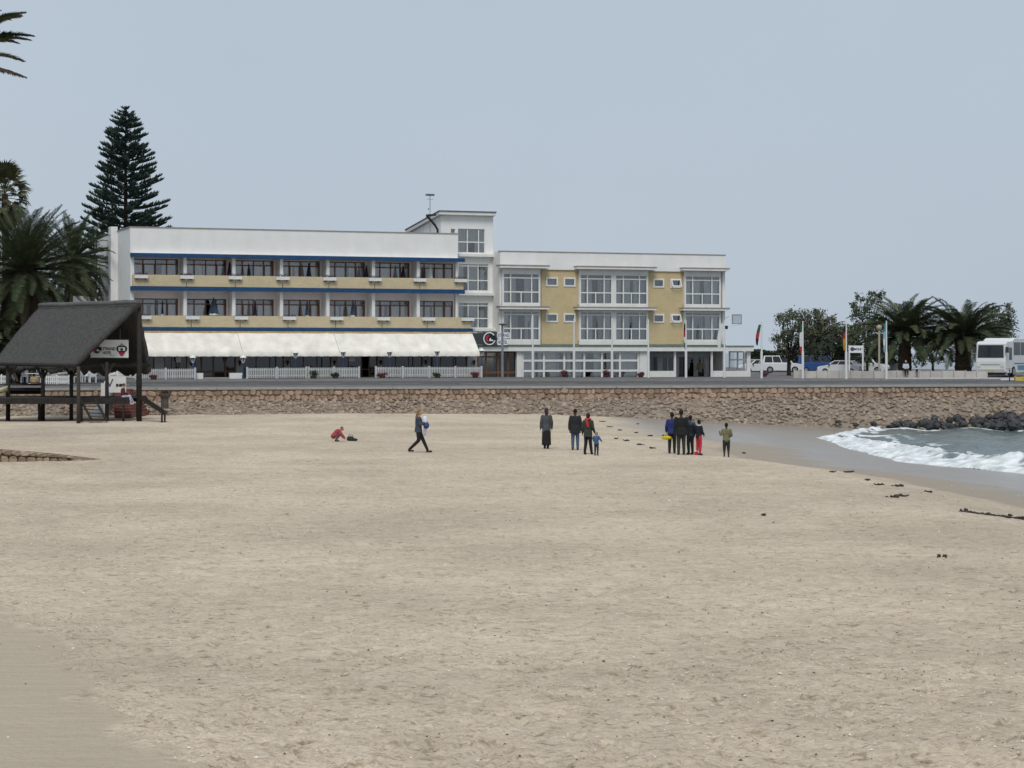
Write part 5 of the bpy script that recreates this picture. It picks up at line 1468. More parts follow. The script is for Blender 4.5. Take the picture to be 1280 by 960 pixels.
LEAFD = mat('leaf_dark', (.022, .033, .020), .8, .3, .8, c2=(.048, .060, .032), island=.4)
LEAFO = mat('leaf_olive', (.050, .060, .034), .8, .3, .8, c2=(.11, .115, .066), island=.4)
leafy('dark leafy tree behind the palms beside the hotel', 70, 176, 70, 0, [(40, 400, 3.2, 3), (75, 395, 3, 3), (105, 400, 2.2, 3), (112, 350, 1.6, 2.2), (108, 430, 2.2, 2), (20, 440, 3, 2), (70, 440, 3, 2)], .16, 170, LEAFD, 31)
leafy('drooping feathery tree with dark trunk right of the hotel', 985, 188, 986, 0, [(992, 400, 1.6, .9), (978, 420, 1.0, 1.2), (1000, 412, 1.6, 1.2), (1014, 396, 1.2, .8), (972, 435, .8, .8), (1005, 432, 1.4, .8), (985, 392, .9, .6), (1030, 395, 1.2, .8), (1045, 410, 1.1, 1.0)], .15, 420, LEAFO, 32, droop=.35, tr=.22)
leafy('tall open crowned tree between the parked cars and the palms', 1085, 205, 1084, 0, [(1075, 385, 1.0, .8), (1090, 375, 1.2, .9), (1080, 405, 1.4, 1.5), (1095, 400, 1.2, 1.2), (1068, 420, 1.3, 1.4), (1090, 430, 1.8, 1.2), (1075, 370, .6, .4), (1100, 368, .5, .4)], .16, 380, LEAFG, 33, droop=.25)
leafy('leafy tree behind the right hand palm and the bus', 1245, 215, 1246, 0, [(1243, 395, 1.3, 1.0), (1255, 392, 1.2, .9), (1250, 412, 1.6, 1.4), (1235, 418, 1.6, 1.5), (1262, 405, .6, .8), (1252, 430, 1.6, 1.4)], .17, 380, LEAFG, 34)
leafy('bushy tree between the two right hand palms', 1165, 214, 1166, 0, [(1150, 425, 1.5, 1.3), (1165, 430, 1.4, 1.2), (1180, 422, 1.3, 1.2), (1172, 442, 1.4, .8), (1150, 445, 1.1, .8)], .17, 300, LEAFG, 35, droop=.3)
leafy('dense dark bush below the feathery tree', 1030, 214, 1040, 0, [(1040, 430, 1.8, 1.3), (1055, 425, 1.5, 1.3), (1022, 435, 1.5, 1.2), (1065, 440, 1.5, 1.2)], .17, 420, LEAFD, 36)
leafy('dark bush between the lamp globe and the left palm trunk', 1110, 214, 1112, 0, [(1105, 435, 1.6, 1.3), (1120, 440, 1.5, 1.2), (1098, 445, 1.2, 1)], .17, 420, LEAFD, 37)
# right palms
palm('date palm left of the pair standing behind the low car park wall', at_land(1131, 192), P(1131, 416, 192).z, 5.5, 96, .55, 13, .04, curve=1.25, emin=-14, lw_=.045, nl=60)
palm('thick trunked date palm right of the pair, beside the bus', at_land(1204, 190), P(1204, 420, 190).z, 5.4, 100, .68, 24, .04, curve=1.25, emin=-12, lw_=.045, nl=60)
palm('low date palm growing behind the feathery tree and the blue van', at_land(1024, 240), P(1024, 430, 240).z, 5.2, 80, .4, 15, .1, mats=(FRG, FRD), emin=-30, lw_=.07)
# hedge behind the car park
hd = thing('hedge', 'long clipped dark green hedge behind the parked cars', 'hedge', at_land(940, 236))
hb = Vector(at_land(940, 236)); l = MB(); rr = random.Random(8)
W_ = (1065 - 930) / FP * 236
for _ in range(15000):
    x = rr.uniform(-.8, W_); y = rr.uniform(0, 1.8); z = 2.4 * rr.random() ** .6 + .1 * math.sin(x * 2)
    a = Vector((rr.gauss(0, 1), rr.gauss(0, 1), rr.gauss(0, 1))).normalized(); b = a.orthogonal(); s = rr.uniform(.08, .2); o = Vector((x, y, z)); l.add([o - a * s, o + b * s * .5, o + a * s, o - b * s * .5], [(0, 1, 2, 3)])
l.build('leaves', LEAFD, hd); MB().box(-.6, W_ - .2, .3, 1.5, -.2, 2.1).build('stems', mat('hedge_core', (.012, .016, .010), .95), hd)

# ================================================================== car park
PANW = mat('precast_wall', (.50, .47, .43), .85, .12, 1.2, .3, 16, rnd=.08)
cw = thing('car_park_wall', 'low pale precast wall with posts before the parked cars', 'wall', at_land(993, 173))
cb0 = Vector(at_land(993, 173)); L = (1233 - 993) / FP * 175
n = 17
for k in range(n):
    a = L * k / n; b = L * (k + 1) / n - .04; zz = float(land_z(cb0.x + a, 173)) - cb0.z
    MB().box(a + .06, b - .04, .02, .14, zz - .1, zz + .72 + .03 * math.sin(k * 5)).build('panel', PANW, cw)
    MB().box(a - .06, a + .055, -.02, .18, zz - .1, zz + .78).build('post', PANW, cw)
kb = MB().box(7.5, L + 6, -1.0, -.8, -.1, .14).build('white_kerb', PAINT, cw)
TYRE = mat('tyre', (.012, .012, .012), .8, .2, 6); RIM = mat('rim', (.35, .36, .37), .4, .1, 6, metal=.6); CGL = mat('car_glass', (.012, .016, .018), .08, .1, 2, spec=.6); LAMP = mat('lamp_glass', (.55, .55, .5), .2, .05, 3); RLAMP = mat('tail_lamp', (.3, .02, .02), .3); TRIM = mat('bumper', (.05, .05, .052), .6)
def wheel(t, x, y, r, w_=.2):
    ty = MB(); rings = []
    for yy, q in ((-w_ / 2, .82), (-w_ / 2 + .03, 1), (w_ / 2 - .03, 1), (w_ / 2, .82)): rings.append([(x + r * q * math.cos(2 * PI * k / 16), y + yy, r + r * q * math.sin(2 * PI * k / 16)) for k in range(16)])
    o = ty.rings(rings).build('wheel', TYRE, t)
    s = -1 if y < 0 else 1
    MB().prism([(x + r * .6 * math.cos(2 * PI * k / 12), r + r * .6 * math.sin(2 * PI * k / 12)) for k in range(12)], y + s * (w_ / 2 - .01), y + s * (w_ / 2 + .012)).build('rim', RIM, o)
def car(label, px, D, yaw, paint, prof, roof, L, W, H, name='parked_car', group='cars parked behind the low wall', cat='car', wr=.31, rails=False):
    """x forward. prof: lower body side outline (x,z); roof: greenhouse outline base..top (x,z) quads"""
    b0 = at_land(px, D); t = thing(name, label, cat, b0, yaw, group)
    h = W / 2
    pts = prof
    n = len(pts); mb = MB()
    sect = []
    for y, ins in ((-h, .05), (-h * .93, 0), (h * .93, 0), (h, .05)):
        cx = sum(p[0] for p in pts) / n; cz = sum(p[1] for p in pts) / n
        sect.append([(cx + (p[0] - cx) * (1 - ins), y, cz + (p[1] - cz) * (1 - ins)) for p in pts])
    mb.rings(sect); body = mb.build('body', paint, t)
    g = roof; (xa, za), (xb, zb), (xc, zc), (xd_, zd_) = g    # rear base, rear top, front top, front base
    hb, ht = h * .93, h * .76
    v = [(xa, -hb, za), (xd_, -hb, zd_), (xd_, hb, zd_), (xa, hb, za), (xb, -ht, zb), (xc, -ht, zc), (xc, ht, zc), (xb, ht, zb)]
    cab = MB().add(v, [(0, 3, 2, 1), (4, 5, 6, 7), (0, 1, 5, 4), (1, 2, 6, 5), (2, 3, 7, 6), (3, 0, 4, 7)]).build('cabin', paint, t)
    V = [Vector(p) for p in v]
    def quad(a, b, c, d, m0, m1, k0, k1, nm, nrm):
        f = lambda s, q: (a.lerp(b, s)).lerp(d.lerp(c, s), q)
        p4 = [f(m0, k0), f(m1, k0), f(m1, k1), f(m0, k1)]; o = [p + nrm * .012 for p in p4]; i = [p - nrm * .01 for p in p4]
        MB().add(i + o, [(4, 5, 6, 7), (0, 1, 5, 4), (1, 2, 6, 5), (2, 3, 7, 6), (3, 0, 4, 7)]).build(nm, CGL, cab)
    for a, b, c, d, nr_ in ((V[0], V[1], V[5], V[4], Vector((0, -1, .2))), (V[2], V[3], V[7], V[6], Vector((0, 1, .2)))):
        q = 3 if xd_ - xa > 2.6 else 2
        for k in range(q): quad(a, b, c, d, .05 + .9 * k / q + .015, .05 + .9 * (k + 1) / q - .015, .12, .88, 'side_window', nr_.normalized())
    quad(V[1], V[2], V[6], V[5], .06, .94, .1, .92, 'windscreen', Vector((.7, 0, .7))); quad(V[3], V[0], V[4], V[7], .08, .92, .15, .9, 'rear_window', Vector((-.9, 0, .4)))
    x0 = min(p[0] for p in pts); x1 = max(p[0] for p in pts)
    for x in (x0 + L * .2, x1 - L * .19):
        for y in (-h + .06, h - .06): wheel(t, x, y, wr)
    for y in (-h * .68, h * .68):
        MB().box(x1 - .1, x1 + .012, y - .17, y + .17, .58, .74).build('headlight', LAMP, t); MB().box(x0 - .012, x0 + .1, y - .12, y + .12, .6, .85).build('tail_light', RLAMP, t)
    MB().box(x1 - .12, x1 + .06, -h * .96, h * .96, .34, .5).build('bumper', TRIM, t); MB().box(x0 - .06, x0 + .12, -h * .96, h * .96, .34, .5).build('bumper', TRIM, t)
    for y in (-h - .08, h + .08): MB().box(xd_ - .35, xd_ - .2, y - .08, y + .08, zd_ - .02, zd_ + .13).build('mirror', TRIM, t)
    return t
CW = mat('car_white', (.68, .70, .70), .25, .03, 2, spec=.5); CB = mat('car_blue', (.035, .085, .24), .25, .05, 2, spec=.5); CG = mat('car_silver', (.42, .45, .47), .25, .04, 2, spec=.5); CD = mat('car_dark', (.02, .025, .028), .25, .05, 2, spec=.5)
sal = lambda L: [(-L / 2, .35), (-L / 2 - .02, .75), (-L / 2 + .1, .95), (-L * .2, .98), (L * .22, .95), (L / 2 - .15, .80), (L / 2, .6), (L / 2, .33), (L * .42, .22), (-L * .42, .22)]
van = lambda L: [(-L / 2, .35), (-L / 2, 1.0), (-L * .3, 1.05), (L * .32, 1.05), (L / 2 - .12, .92), (L / 2, .7), (L / 2, .35), (L * .42, .25), (-L * .42, .25)]
car('small white hatchback parked nearest the hotel', 944, 222, math.radians(200), CW, sal(3.7), [(-1.75, .94), (-1.45, 1.42), (.25, 1.45), (.95, .93)], 3.7, 1.6, 1.45)
car('white four wheel drive parked behind the dark tree trunk', 978, 222, math.radians(-8), CW, van(4.3), [(-2.1, 1.03), (-1.95, 1.85), (.5, 1.87), (1.15, 1.03)], 4.3, 1.75, 1.9, wr=.36)
car('blue minibus with large side windows', 1021, 226, math.radians(3), CB, van(4.5), [(-2.2, 1.03), (-2.1, 1.88), (1.15, 1.9), (1.95, 1.02)], 4.5, 1.75, 1.9, name='parked_van', cat='van')
car('white saloon car parked before the blue minibus', 1051, 208, math.radians(152), CW, sal(4.4), [(-1.85, .95), (-1.25, 1.38), (.45, 1.40), (1.2, .93)], 4.4, 1.68, 1.4)
car('dark four wheel drive with white roof and rear frame under the white sign', 1084, 214, math.radians(-28), CW, van(4.4), [(-2.1, 1.03), (-1.98, 1.8), (.55, 1.82), (1.25, 1.02)], 4.4, 1.78, 1.85, wr=.37)
car('silver car parked at the right end behind the flag pole', 1112, 216, math.radians(-15), CG, van(4.2), [(-1.9, 1.03), (-1.6, 1.62), (.4, 1.65), (1.5, 1.02)], 4.2, 1.7, 1.65)
# coach at the right edge
def bus():
    D = 178.0; b0 = Vector(at_land(1238.5, D)) + Vector((0, 0, .10)); yaw = math.radians(-90 - 34)
    t = thing('coach', 'white coach with dark windscreen parked at the right edge', 'bus', b0, yaw); t.scale = (1.1, 1.1, 1.1)
    L, W, H = 9.5, 2.4, 3.05; h = W / 2
    # x forward (front at x=0)
    side = [(-L, .35), (-L, H - .2), (-L + .3, H), (-1.9, H), (-1.4, H - .22), (-.25, H - .28), (-.05, H - .45), (.02, 1.55), (.08, 1.2), (.08, .40), (-.3, .3)]
    cx = -L / 2; cz = 1.6; sect = []
    for y, ins in ((-h, .03), (-h * .94, 0), (h * .94, 0), (h, .03)): sect.append([(cx + (p[0] - cx) * (1 - ins * .3), y, cz + (p[1] - cz) * (1 - ins)) for p in side])
    MB().rings(sect).build('body', mat('coach_white', (.66, .68, .67), .35, .05, 1.5, spec=.5), t)
    MB().add([(.055, -h * .88, 1.52), (.055, h * .88, 1.52), (-.01, h * .84, H - .55), (-.01, -h * .84, H - .55), (-.1, -h * .88, 1.52), (-.1, h * .88, 1.52), (-.1, h * .84, H - .55), (-.1, -h * .84, H - .55)], [(0, 1, 2, 3), (0, 4, 5, 1), (1, 5, 6, 2), (2, 6, 7, 3), (3, 7, 4, 0)]).build('windscreen', CGL, t)
    for s in (-1, 1):
        for k in range(5):
            x1 = -1.75 - k * 1.5; MB().box(x1 - 1.38, x1, s * h - .012, s * h + .012, 1.72, 2.72).build('side_window', CGL, t)
        MB().box(-1.35, -.75, s * h - .012, s * h + .014, 1.35, 2.3).build('cab_window', CGL, t)
        MB().box(-L + .1, -1.9, s * h - .01, s * h + .013, 1.02, 1.10).build('stripe', mat('stripe_green', (.10, .13, .09), .5), t); MB().box(-L + .1, -2.6, s * h - .01, s * h + .013, .55, .92).build('stripe', mat('stripe_teal', (.10, .28, .33), .5), t)
        for x in (-1.7, -7.2): wheel(t, x, s * (h - .1), .42, .28)
        MB().box(.06, .10, s * .95 - .16, s * .95 + .16, .72, .92).build('headlight', LAMP, t)
        MB().box(-.05, .15, s * (h + .14) - .1, s * (h + .14) + .1, 1.9, 2.35).build('mirror', TRIM, t)
    MB().box(.06, .095, -.8, .8, .95, 1.0).build('trim_line', STEEL, t); MB().box(.02, .16, -h * .95, h * .95, .36, .62).build('bumper', mat('coach_bumper', (.42, .43, .42), .5), t); MB().box(.15, .175, -.3, .3, .42, .55).build('number_plate', mat('plate', (.5, .45, .2), .5), t)
    MB().box(-.3, .05, -h * .9, h * .9, .12, .3).build('under_tray', TRIM, t)
    for y in (-.5, .4): MB().box(.06, .075, y, y + .03, 1.55, 2.1, rot=Matrix.Rotation(.5, 3, 'X')).build('wiper', TRIM, t)
bus()
b0 = at_land(1274, 168); t = thing('yellow_crate', 'yellow crate on the promenade before the coach', 'crate', b0)
cr = MB(); YEL = mat('yellow_plastic', (.50, .38, .08), .6)
for k in range(3): cr.box(-.35, .35, -.22, -.18, .05 + k * .13, .14 + k * .13).box(-.35, .35, .18, .22, .05 + k * .13, .14 + k * .13).box(-.35, -.31, -.18, .18, .05 + k * .13, .14 + k * .13).box(.31, .35, -.18, .18, .05 + k * .13, .14 + k * .13)
cr.build('slats', YEL, t); MB().box(-.34, .34, -.21, .21, .02, .05).build('base', YEL, t)
for x, y in ((-.33, -.2), (.33, -.2), (-.33, .2), (.33, .2)): MB().box(x - .03, x + .03, y - .03, y + .03, 0.02, .45).build('corner', YEL, t)
# bicycle by the coach
b0 = at_land(1262, 169); t = thing('bicycle', 'dark bicycle standing before the coach front wheel', 'bicycle', b0, math.radians(75))
for x in (-.5, .5):
    w_ = MB(); w_.tube([(x + .33 * math.cos(a), 0, .34 + .33 * math.sin(a)) for a in np.linspace(0, 2 * PI, 21)], .025, 5, False); o = w_.build('wheel', TYRE, t)
    sp_ = MB()
    for k in range(8): sp_.tube([(x, 0, .34), (x + .31 * math.cos(k * PI / 4), 0, .34 + .31 * math.sin(k * PI / 4))], .005, 3)
    sp_.build('spokes', RIM, o)
MB().tube([(-.5, 0, .34), (-.15, 0, .34), (-.3, 0, .85)], .02, 5).tube([(-.15, 0, .34), (.35, 0, .82), (-.27, 0, .78)], .02, 5).tube([(.5, 0, .34), (.33, 0, .98)], .018, 5).build('frame', BLACK, t)
MB().box(-.42, -.2, -.07, .07, .86, .92).build('saddle', BLACK, t); MB().tube([(.3, -.28, 1.0), (.33, 0, 1.02), (.3, .28, 1.0)], .016, 5).build('handlebar', BLACK, t)

# ================================================================== people
SK = {'dark': mat('skin_dark', (.055, .030, .020), .6, .1, 8), 'fair': mat('skin_fair', (.45, .27, .20), .6, .08, 8)}
CLOTH = {}
def cloth(c, var=.2):
    k = tuple(c)
    if k not in CLOTH: CLOTH[k] = mat('cloth_%d' % len(CLOTH), c, .9, var, 7, .3, 25)
    return CLOTH[k]
def remesh(o, vox):
    md = o.modifiers.new('remesh', 'REMESH'); md.mode = 'VOXEL'; md.voxel_size = vox; md.use_smooth_shade = True
    s = o.modifiers.new('smooth', 'SMOOTH'); s.factor = .5; s.iterations = 3
    return o
STAND = dict(pel=(0, 0, .94), ch=(0, .01, 1.30), nk=(0, .0, 1.48), hd=(0, .03, 1.635), sh=.172, ha=.085,
    el=[(-.235, -.04, 1.14), (.235, -.04, 1.14)], wr=[(-.245, .03, .90), (.245, .03, .90)], kn=[(-.10, .02, .50), (.10, .02, .50)], an=[(-.105, -.02, .09), (.105, -.02, .09)])
def pose(**k):
    d = dict(STAND); d.update(k); return d
def person(label, loc, height, yaw, pz, top=(.02, .02, .02), bot=(.02, .02, .03), hair=(.01, .01, .01), skin='dark', coat=.0, sleeve=1.0, skirt=False, shoes=(.015, .015, .015), longhair=False, group='people on the beach', scarf=None, hood=None, child=False, bulk=1.0, short=False, vest=None, collar=None):
    s = height / 1.75
    t = thing('person', label, 'person', loc, yaw, group)
    V3 = lambda p: Vector(p) * s
    pel, ch, nk, hd = V3(pz['pel']), V3(pz['ch']), V3(pz['nk']), V3(pz['hd'])
    hs = 1.28 if child else 1.0
    ax = (ch - pel).normalized(); fwd = Vector((0, 1, 0)); right = Vector((1, 0, 0))
    shs = [nk - ax * .085 * s + right * (sd_ * pz['sh'] * s) for sd_ in (-1, 1)]; hips = [pel + right * (sd_ * pz['ha'] * s) - ax * .02 * s for sd_ in (-1, 1)]
    el = [V3(p) for p in pz['el']]; wr = [V3(p) for p in pz['wr']]; kn = [V3(p) for p in pz['kn']]; an = [V3(p) for p in pz['an']]
    sk = SK[skin]
    def torso(mb, g, lowz=None):
        for q, rx, ry in ((0, .155, .115), (.3, .145, .11), (.6, .155, .12), (.9, .17, .125)):
            c = pel.lerp(ch, q); mb.ell(c, ((rx + g) * s, (ry + g) * s, .16 * s), 12, 8)
        mb.ell(ch.lerp(nk, .25), ((.175 + g) * s, (.11 + g) * s, .12 * s), 12, 8)
    def legs(mb, g, to=1.0):
        for i in range(2):
            mb.cap(hips[i], kn[i], (.088 + g) * s, (.060 + g) * s)
            e = an[i] if to >= 1 else kn[i].lerp(an[i], to); mb.cap(kn[i], e, (.060 + g) * s, (.040 + g) * s)
    def arms(mb, g, to=1.0):
        for i in range(2):
            mb.cap(shs[i], el[i], (.058 + g) * s, (.044 + g) * s); e = el[i].lerp(wr[i], to); mb.cap(el[i], e, (.044 + g) * s, (.033 + g) * s)
    b = MB(); torso(b, -.01); legs(b, 0); arms(b, 0)
    b.cap(nk - ax * .05 * s, hd - Vector((0, 0, .06 * s)), .055 * s, .05 * s)
    hr = .098 * s * hs; b.ell(hd, (hr * .80, hr * .98, hr * 1.2), 14, 10); b.ell(hd + Vector((0, hr * .35, -hr * .75)), (hr * .5, hr * .5, hr * .42), 10, 6)
    b.ell(hd + Vector((0, hr * 1.0, -hr * .15)), (hr * .16, hr * .24, hr * .26), 8, 6)
    for sd_ in (-1, 1): b.ell(hd + Vector((sd_ * hr * .82, 0, -hr * .1)), (hr * .1, hr * .2, hr * .3), 8, 6)
    for i in range(2):
        b.cap(an[i], an[i] + Vector((0, .12 * s, -.05 * s)), .04 * s, .035 * s)
        # hand: palm, four fingers and a thumb
        hdn = (wr[i] - el[i]).normalized(); sd_ = -1 if i == 0 else 1
        pc = wr[i] + hdn * .05 * s; b.cap(wr[i], pc, .032 * s, .034 * s, 8)
        ac = hdn.cross(Vector((sd_, 0, 0))); ac = ac.normalized() if ac.length > .1 else Vector((0, 1, 0))
        for k in range(4):
            r0 = pc + hdn * .035 * s + ac * (.030 - .020 * k) * s; m1 = r0 + hdn * (.03 + .006 * (1.5 - abs(k - 1.5))) * s; m2 = m1 + (hdn + Vector((-sd_ * .5, 0, 0))).normalized() * .028 * s
            b.cap(r0, m1, .0095 * s, .009 * s, 6); b.cap(m1, m2, .009 * s, .007 * s, 6)
        th = pc + ac * .028 * s; b.cap(th, th + (hdn * .6 + ac * .8).normalized() * .045 * s, .011 * s, .009 * s, 6)
    remesh(b.build('body', sk, t, True), .0125 * s)
    if not short or True:
        g = .018
        lm = MB(); legs(lm, g, 0.35 if short else 1.0); lm.ell(pel, (.165 * s, .13 * s, .13 * s), 12, 8)
        if skirt:
            rings = []
            for q, rx, ry in ((0, .155, .13), (.3, .19, .17), (.7, .20, .18), (1, .21, .19)):
                z_ = pel.z * (1 - q) + .16 * s * q; rings.append([(pel.x + rx * s * math.cos(2 * PI * k / 14), pel.y + ry * s * math.sin(2 * PI * k / 14), z_) for k in range(14)])
            lm.rings(rings)
        remesh(lm.build('skirt' if skirt else 'trousers', cloth(bot), t, True), .018 * s)
    j = MB(); torso(j, .022 * bulk); arms(j, .018 * bulk, sleeve * .97)
    if coat > 0:
        rings = []
        for q, k_ in ((0, 1.0), (.5, 1.08), (1, 1.16)):
            z_ = pel + (Vector((0, 0, 1)) * (.1 - (coat + .1) * q)) * s; rings.append([(z_.x + .172 * k_ * (1 + (bulk - 1) * .4) * s * math.cos(2 * PI * k / 14), z_.y + .14 * k_ * (1 + (bulk - 1) * .4) * s * math.sin(2 * PI * k / 14), z_.z) for k in range(14)])
        j.rings(rings)
    remesh(j.build('jacket', cloth(top, .35), t, True), .018 * s)
    h = MB(); h.ell(hd + Vector((0, -hr * .18, hr * .28)), (hr * .90, hr * .98, hr * 1.05), 14, 9)
    if longhair: h.cap(hd + Vector((0, -hr * .55, 0)), nk + Vector((0, -.08 * s, -.08 * s)), hr * .75, hr * .55)
    if hood: h.cap(hd + Vector((0, -hr * .35, -hr * .2)), nk + Vector((0, -.03, 0)) * s, hr * .95, hr * .7)
    remesh(h.build('headscarf' if hood else 'hair', cloth(hair), t, True), .012 * s)
    for sd_ in (-1, 1): MB().ell(hd + Vector((sd_ * hr * .33, hr * .9, hr * .02)), (hr * .1, hr * .08, hr * .08), 6, 4).build('eye', BLACK, t)
    for i in range(2): remesh(MB().cap(an[i] + Vector((0, -.02, -.045)) * s, an[i] + Vector((0, .15, -.055)) * s, .048 * s, .042 * s).build('shoe', cloth(shoes), t, True), .016 * s)
    if scarf:
        sm = MB(); sm.tube([nk + Vector((.11 * math.cos(a), .10 * math.sin(a), .02)) * s for a in np.linspace(0, 2 * PI, 13)], .05 * s, 6); sm.cap(nk + Vector((-.02, -.12, -.02)) * s, ch + Vector((.05, -.16, -.12)) * s, .06 * s, .05 * s); sm.cap(nk + Vector((.02, .10, -.02)) * s, ch + Vector((.05, .16, -.25)) * s, .06 * s, .05 * s)
        remesh(sm.build('scarf', cloth(scarf), t, True), .018 * s)
    if collar: MB().tube([nk + Vector((.085 * math.cos(a), .075 * math.sin(a), -.005)) * s for a in np.linspace(0, 2 * PI, 13)], .035 * s, 6).build('collar', cloth(collar), t, True)
    if vest:
        v = MB()
        for q, rx, ry in ((.1, .17, .13), (.5, .165, .14), (.9, .18, .145)): v.ell(pel.lerp(ch, q), ((rx + .03) * s, (ry + .02) * s, .16 * s), 12, 8)
        remesh(v.build('vest', cloth(vest), t, True), .02 * s)
    return t
def gp(px, py):
    p = ground_pt(px, py); return (p.x, p.y, sand_at(p.x, p.y) + .0)
def ht(px, py, pxh): return pxh / FP * ground_pt(px, py).y
away, rightw, leftw = 0.0, -PI / 2, PI / 2
BLK = (.014, .014, .015)
# woman walking to the right
walk = pose(el=[(-.22, .06, 1.13), (.22, .10, 1.14)], wr=[(-.10, .26, 1.20), (.10, .28, 1.22)], kn=[(-.08, .19, .50), (.08, .02, .50)], an=[(-.08, .37, .10), (.08, -.36, .13)], hd=(0, .05, 1.63))
wl = gp(523, 567); wh = ht(523, 567, 54)
person('woman in patterned dark top striding right across the sand with a bundle', wl, wh, rightw, walk, top=(.05, .06, .09), bot=BLK, hair=(.20, .13, .05), skin='fair', longhair=True, coat=.12)
t = thing('bundle', 'white and blue bundle held at the chest of the striding woman', 'bundle', (wl[0] + .27, wl[1] - .02, wl[2] + 1.02), 0)
b = MB(); b.ell((0, 0, .30), (.13, .15, .22), 12, 8); remesh(b.build('white_cloth', cloth((.62, .64, .68)), t, True), .02)
b = MB(); b.ell((.06, -.02, .12), (.13, .17, .15), 12, 8); remesh(b.build('blue_cloth', cloth((.03, .06, .20)), t, True), .02)
b = MB(); b.cap((0, 0, -.25), (.02, 0, .05), .06, .07); remesh(b.build('hanging_cloth', cloth((.45, .47, .52)), t, True), .02)
# squatting child
sq = pose(pel=(0, -.10, .30), ch=(0, .14, .56), nk=(0, .27, .68), hd=(0, .40, .72), el=[(-.24, .32, .42), (.24, .32, .42)], wr=[(-.16, .50, .22), (.16, .50, .22)], kn=[(-.16, .28, .42), (.16, .28, .42)], an=[(-.13, .04, .09), (.13, .04, .09)])
person('child in red and white top crouching on the sand', gp(419, 552), 1.45, rightw, sq, top=(.35, .05, .06), bot=(.16, .07, .09), hair=(.30, .04, .05), skin='fair', bulk=1.9)
p = gp(438, 551); t = thing('dropped_bag', 'small dark bag lying on the sand beside the crouching child', 'bag', p)
b = MB(); b.ell((0, 0, .1), (.19, .14, .13), 10, 7).ell((.22, 0, .06), (.14, .1, .07), 10, 6); remesh(b.build('pouch', cloth((.03, .035, .03)), t, True), .02); MB().tube([(-.1, 0, .2), (-.05, 0, .3), (.1, 0, .28), (.14, 0, .16)], .014, 5).build('strap', cloth((.03, .035, .03)), t)
# standing adults
person('woman in grey belted coat and long dark skirt with purple headscarf', gp(683, 561.5), ht(683, 561.5, 50.5), away + .15, pose(an=[(-.07, -.02, .09), (.07, .02, .09)]), top=(.065, .075, .080), bot=BLK, hair=(.035, .02, .045), coat=.32, skirt=True, hood=True)
person('man in black jacket and blue jeans seen from behind', gp(719, 562.5), ht(719, 562.5, 51.5), away, STAND, top=(.020, .022, .024), bot=(.055, .095, .16), bulk=1.5, coat=.22)
person('woman in dark jacket with red scarf standing beside the toddler', gp(735, 567.5), ht(735, 567.5, 51.5), -.35, pose(an=[(-.13, -.05, .09), (.14, .06, .09)], wr=[(-.26, .05, .92), (.26, .10, .95)]), top=(.035, .042, .034), bot=BLK, scarf=(.42, .03, .035), coat=.2, longhair=True, hair=(.018, .013, .012))
person('toddler in blue jacket beside the woman with red scarf', gp(745.5, 569), ht(745.5, 569, 29.5), -.4, pose(hd=(0, .03, 1.60), el=[(-.24, .02, 1.15), (.27, .06, 1.2)], wr=[(-.22, .18, 1.0), (.36, .12, 1.06)]), top=(.045, .10, .20), bot=(.02, .03, .06), hair=(.30, .22, .13), skin='fair', child=True, bulk=1.4)
person('man in bright blue jacket carrying a yellow bag at the left of the group', gp(840, 566.5), ht(840, 566.5, 51.5), -.2, pose(wr=[(-.26, .12, .94), (.24, .06, .92)]), top=(.018, .03, .14), bot=BLK, coat=.1, bulk=1.2)
person('tall man in black coat in the middle of the group', gp(851.5, 569), ht(851.5, 569, 56), .05, pose(sh=.205), top=(.012, .014, .013), bot=(.032, .038, .036), bulk=1.7, coat=.18)
person('man in black and light blue jacket standing right of the tall man', gp(863, 568), ht(863, 568, 49), .5, STAND, top=(.03, .06, .10), bot=BLK, bulk=1.3, vest=(.014, .015, .02))
person('boy in dark top with white collar and red trousers', gp(873.5, 568.5), ht(873.5, 568.5, 44), -.9, pose(el=[(-.23, .0, 1.15), (.23, .02, 1.15)], wr=[(-.16, .18, 1.02), (.16, .18, 1.02)]), top=(.016, .017, .026), bot=(.48, .03, .05), short=False, collar=(.6, .6, .6), bulk=1.2)
person('boy in camouflage jacket and dark shorts at the wet sand', gp(908, 573), ht(908, 573, 44.5), away, pose(el=[(-.27, .0, 1.18), (.25, .0, 1.15)], wr=[(-.31, .12, 1.28), (.2, .14, 1.08)]), top=(.17, .155, .09), bot=(.02, .025, .022), short=True, bulk=1.4, shoes=(.055, .03, .02))
p = gp(836.3, 566.5); t = thing('yellow_bag', 'bright yellow bag held beside the blue jacketed man', 'bag', (p[0] - .1, p[1] - .02, p[2] + .66))
b = MB(); b.ell((0, 0, .0), (.23, .10, .09), 12, 7); remesh(b.build('bag_body', cloth((.55, .45, .03)), t, True), .018); MB().tube([(-.12, 0, .06), (-.02, 0, .2), (.1, 0, .2), (.14, 0, .06)], .013, 5).build('handle', cloth((.55, .45, .03)), t)
p = gp(870, 569); t = thing('red_bucket', 'small red bucket on the sand at the feet of the group', 'bucket', p)
MB().lathe([(.06, 0), (.085, .12), (.09, .12), (.085, .125)], (0, 0, .0), 12).build('pail', mat('red_plastic', (.45, .03, .04), .5), t); MB().tube([(.085 * math.cos(a), 0, .12 + .06 * math.sin(a)) for a in np.linspace(0, PI, 9)], .01, 4).build('handle', SWHITE, t)
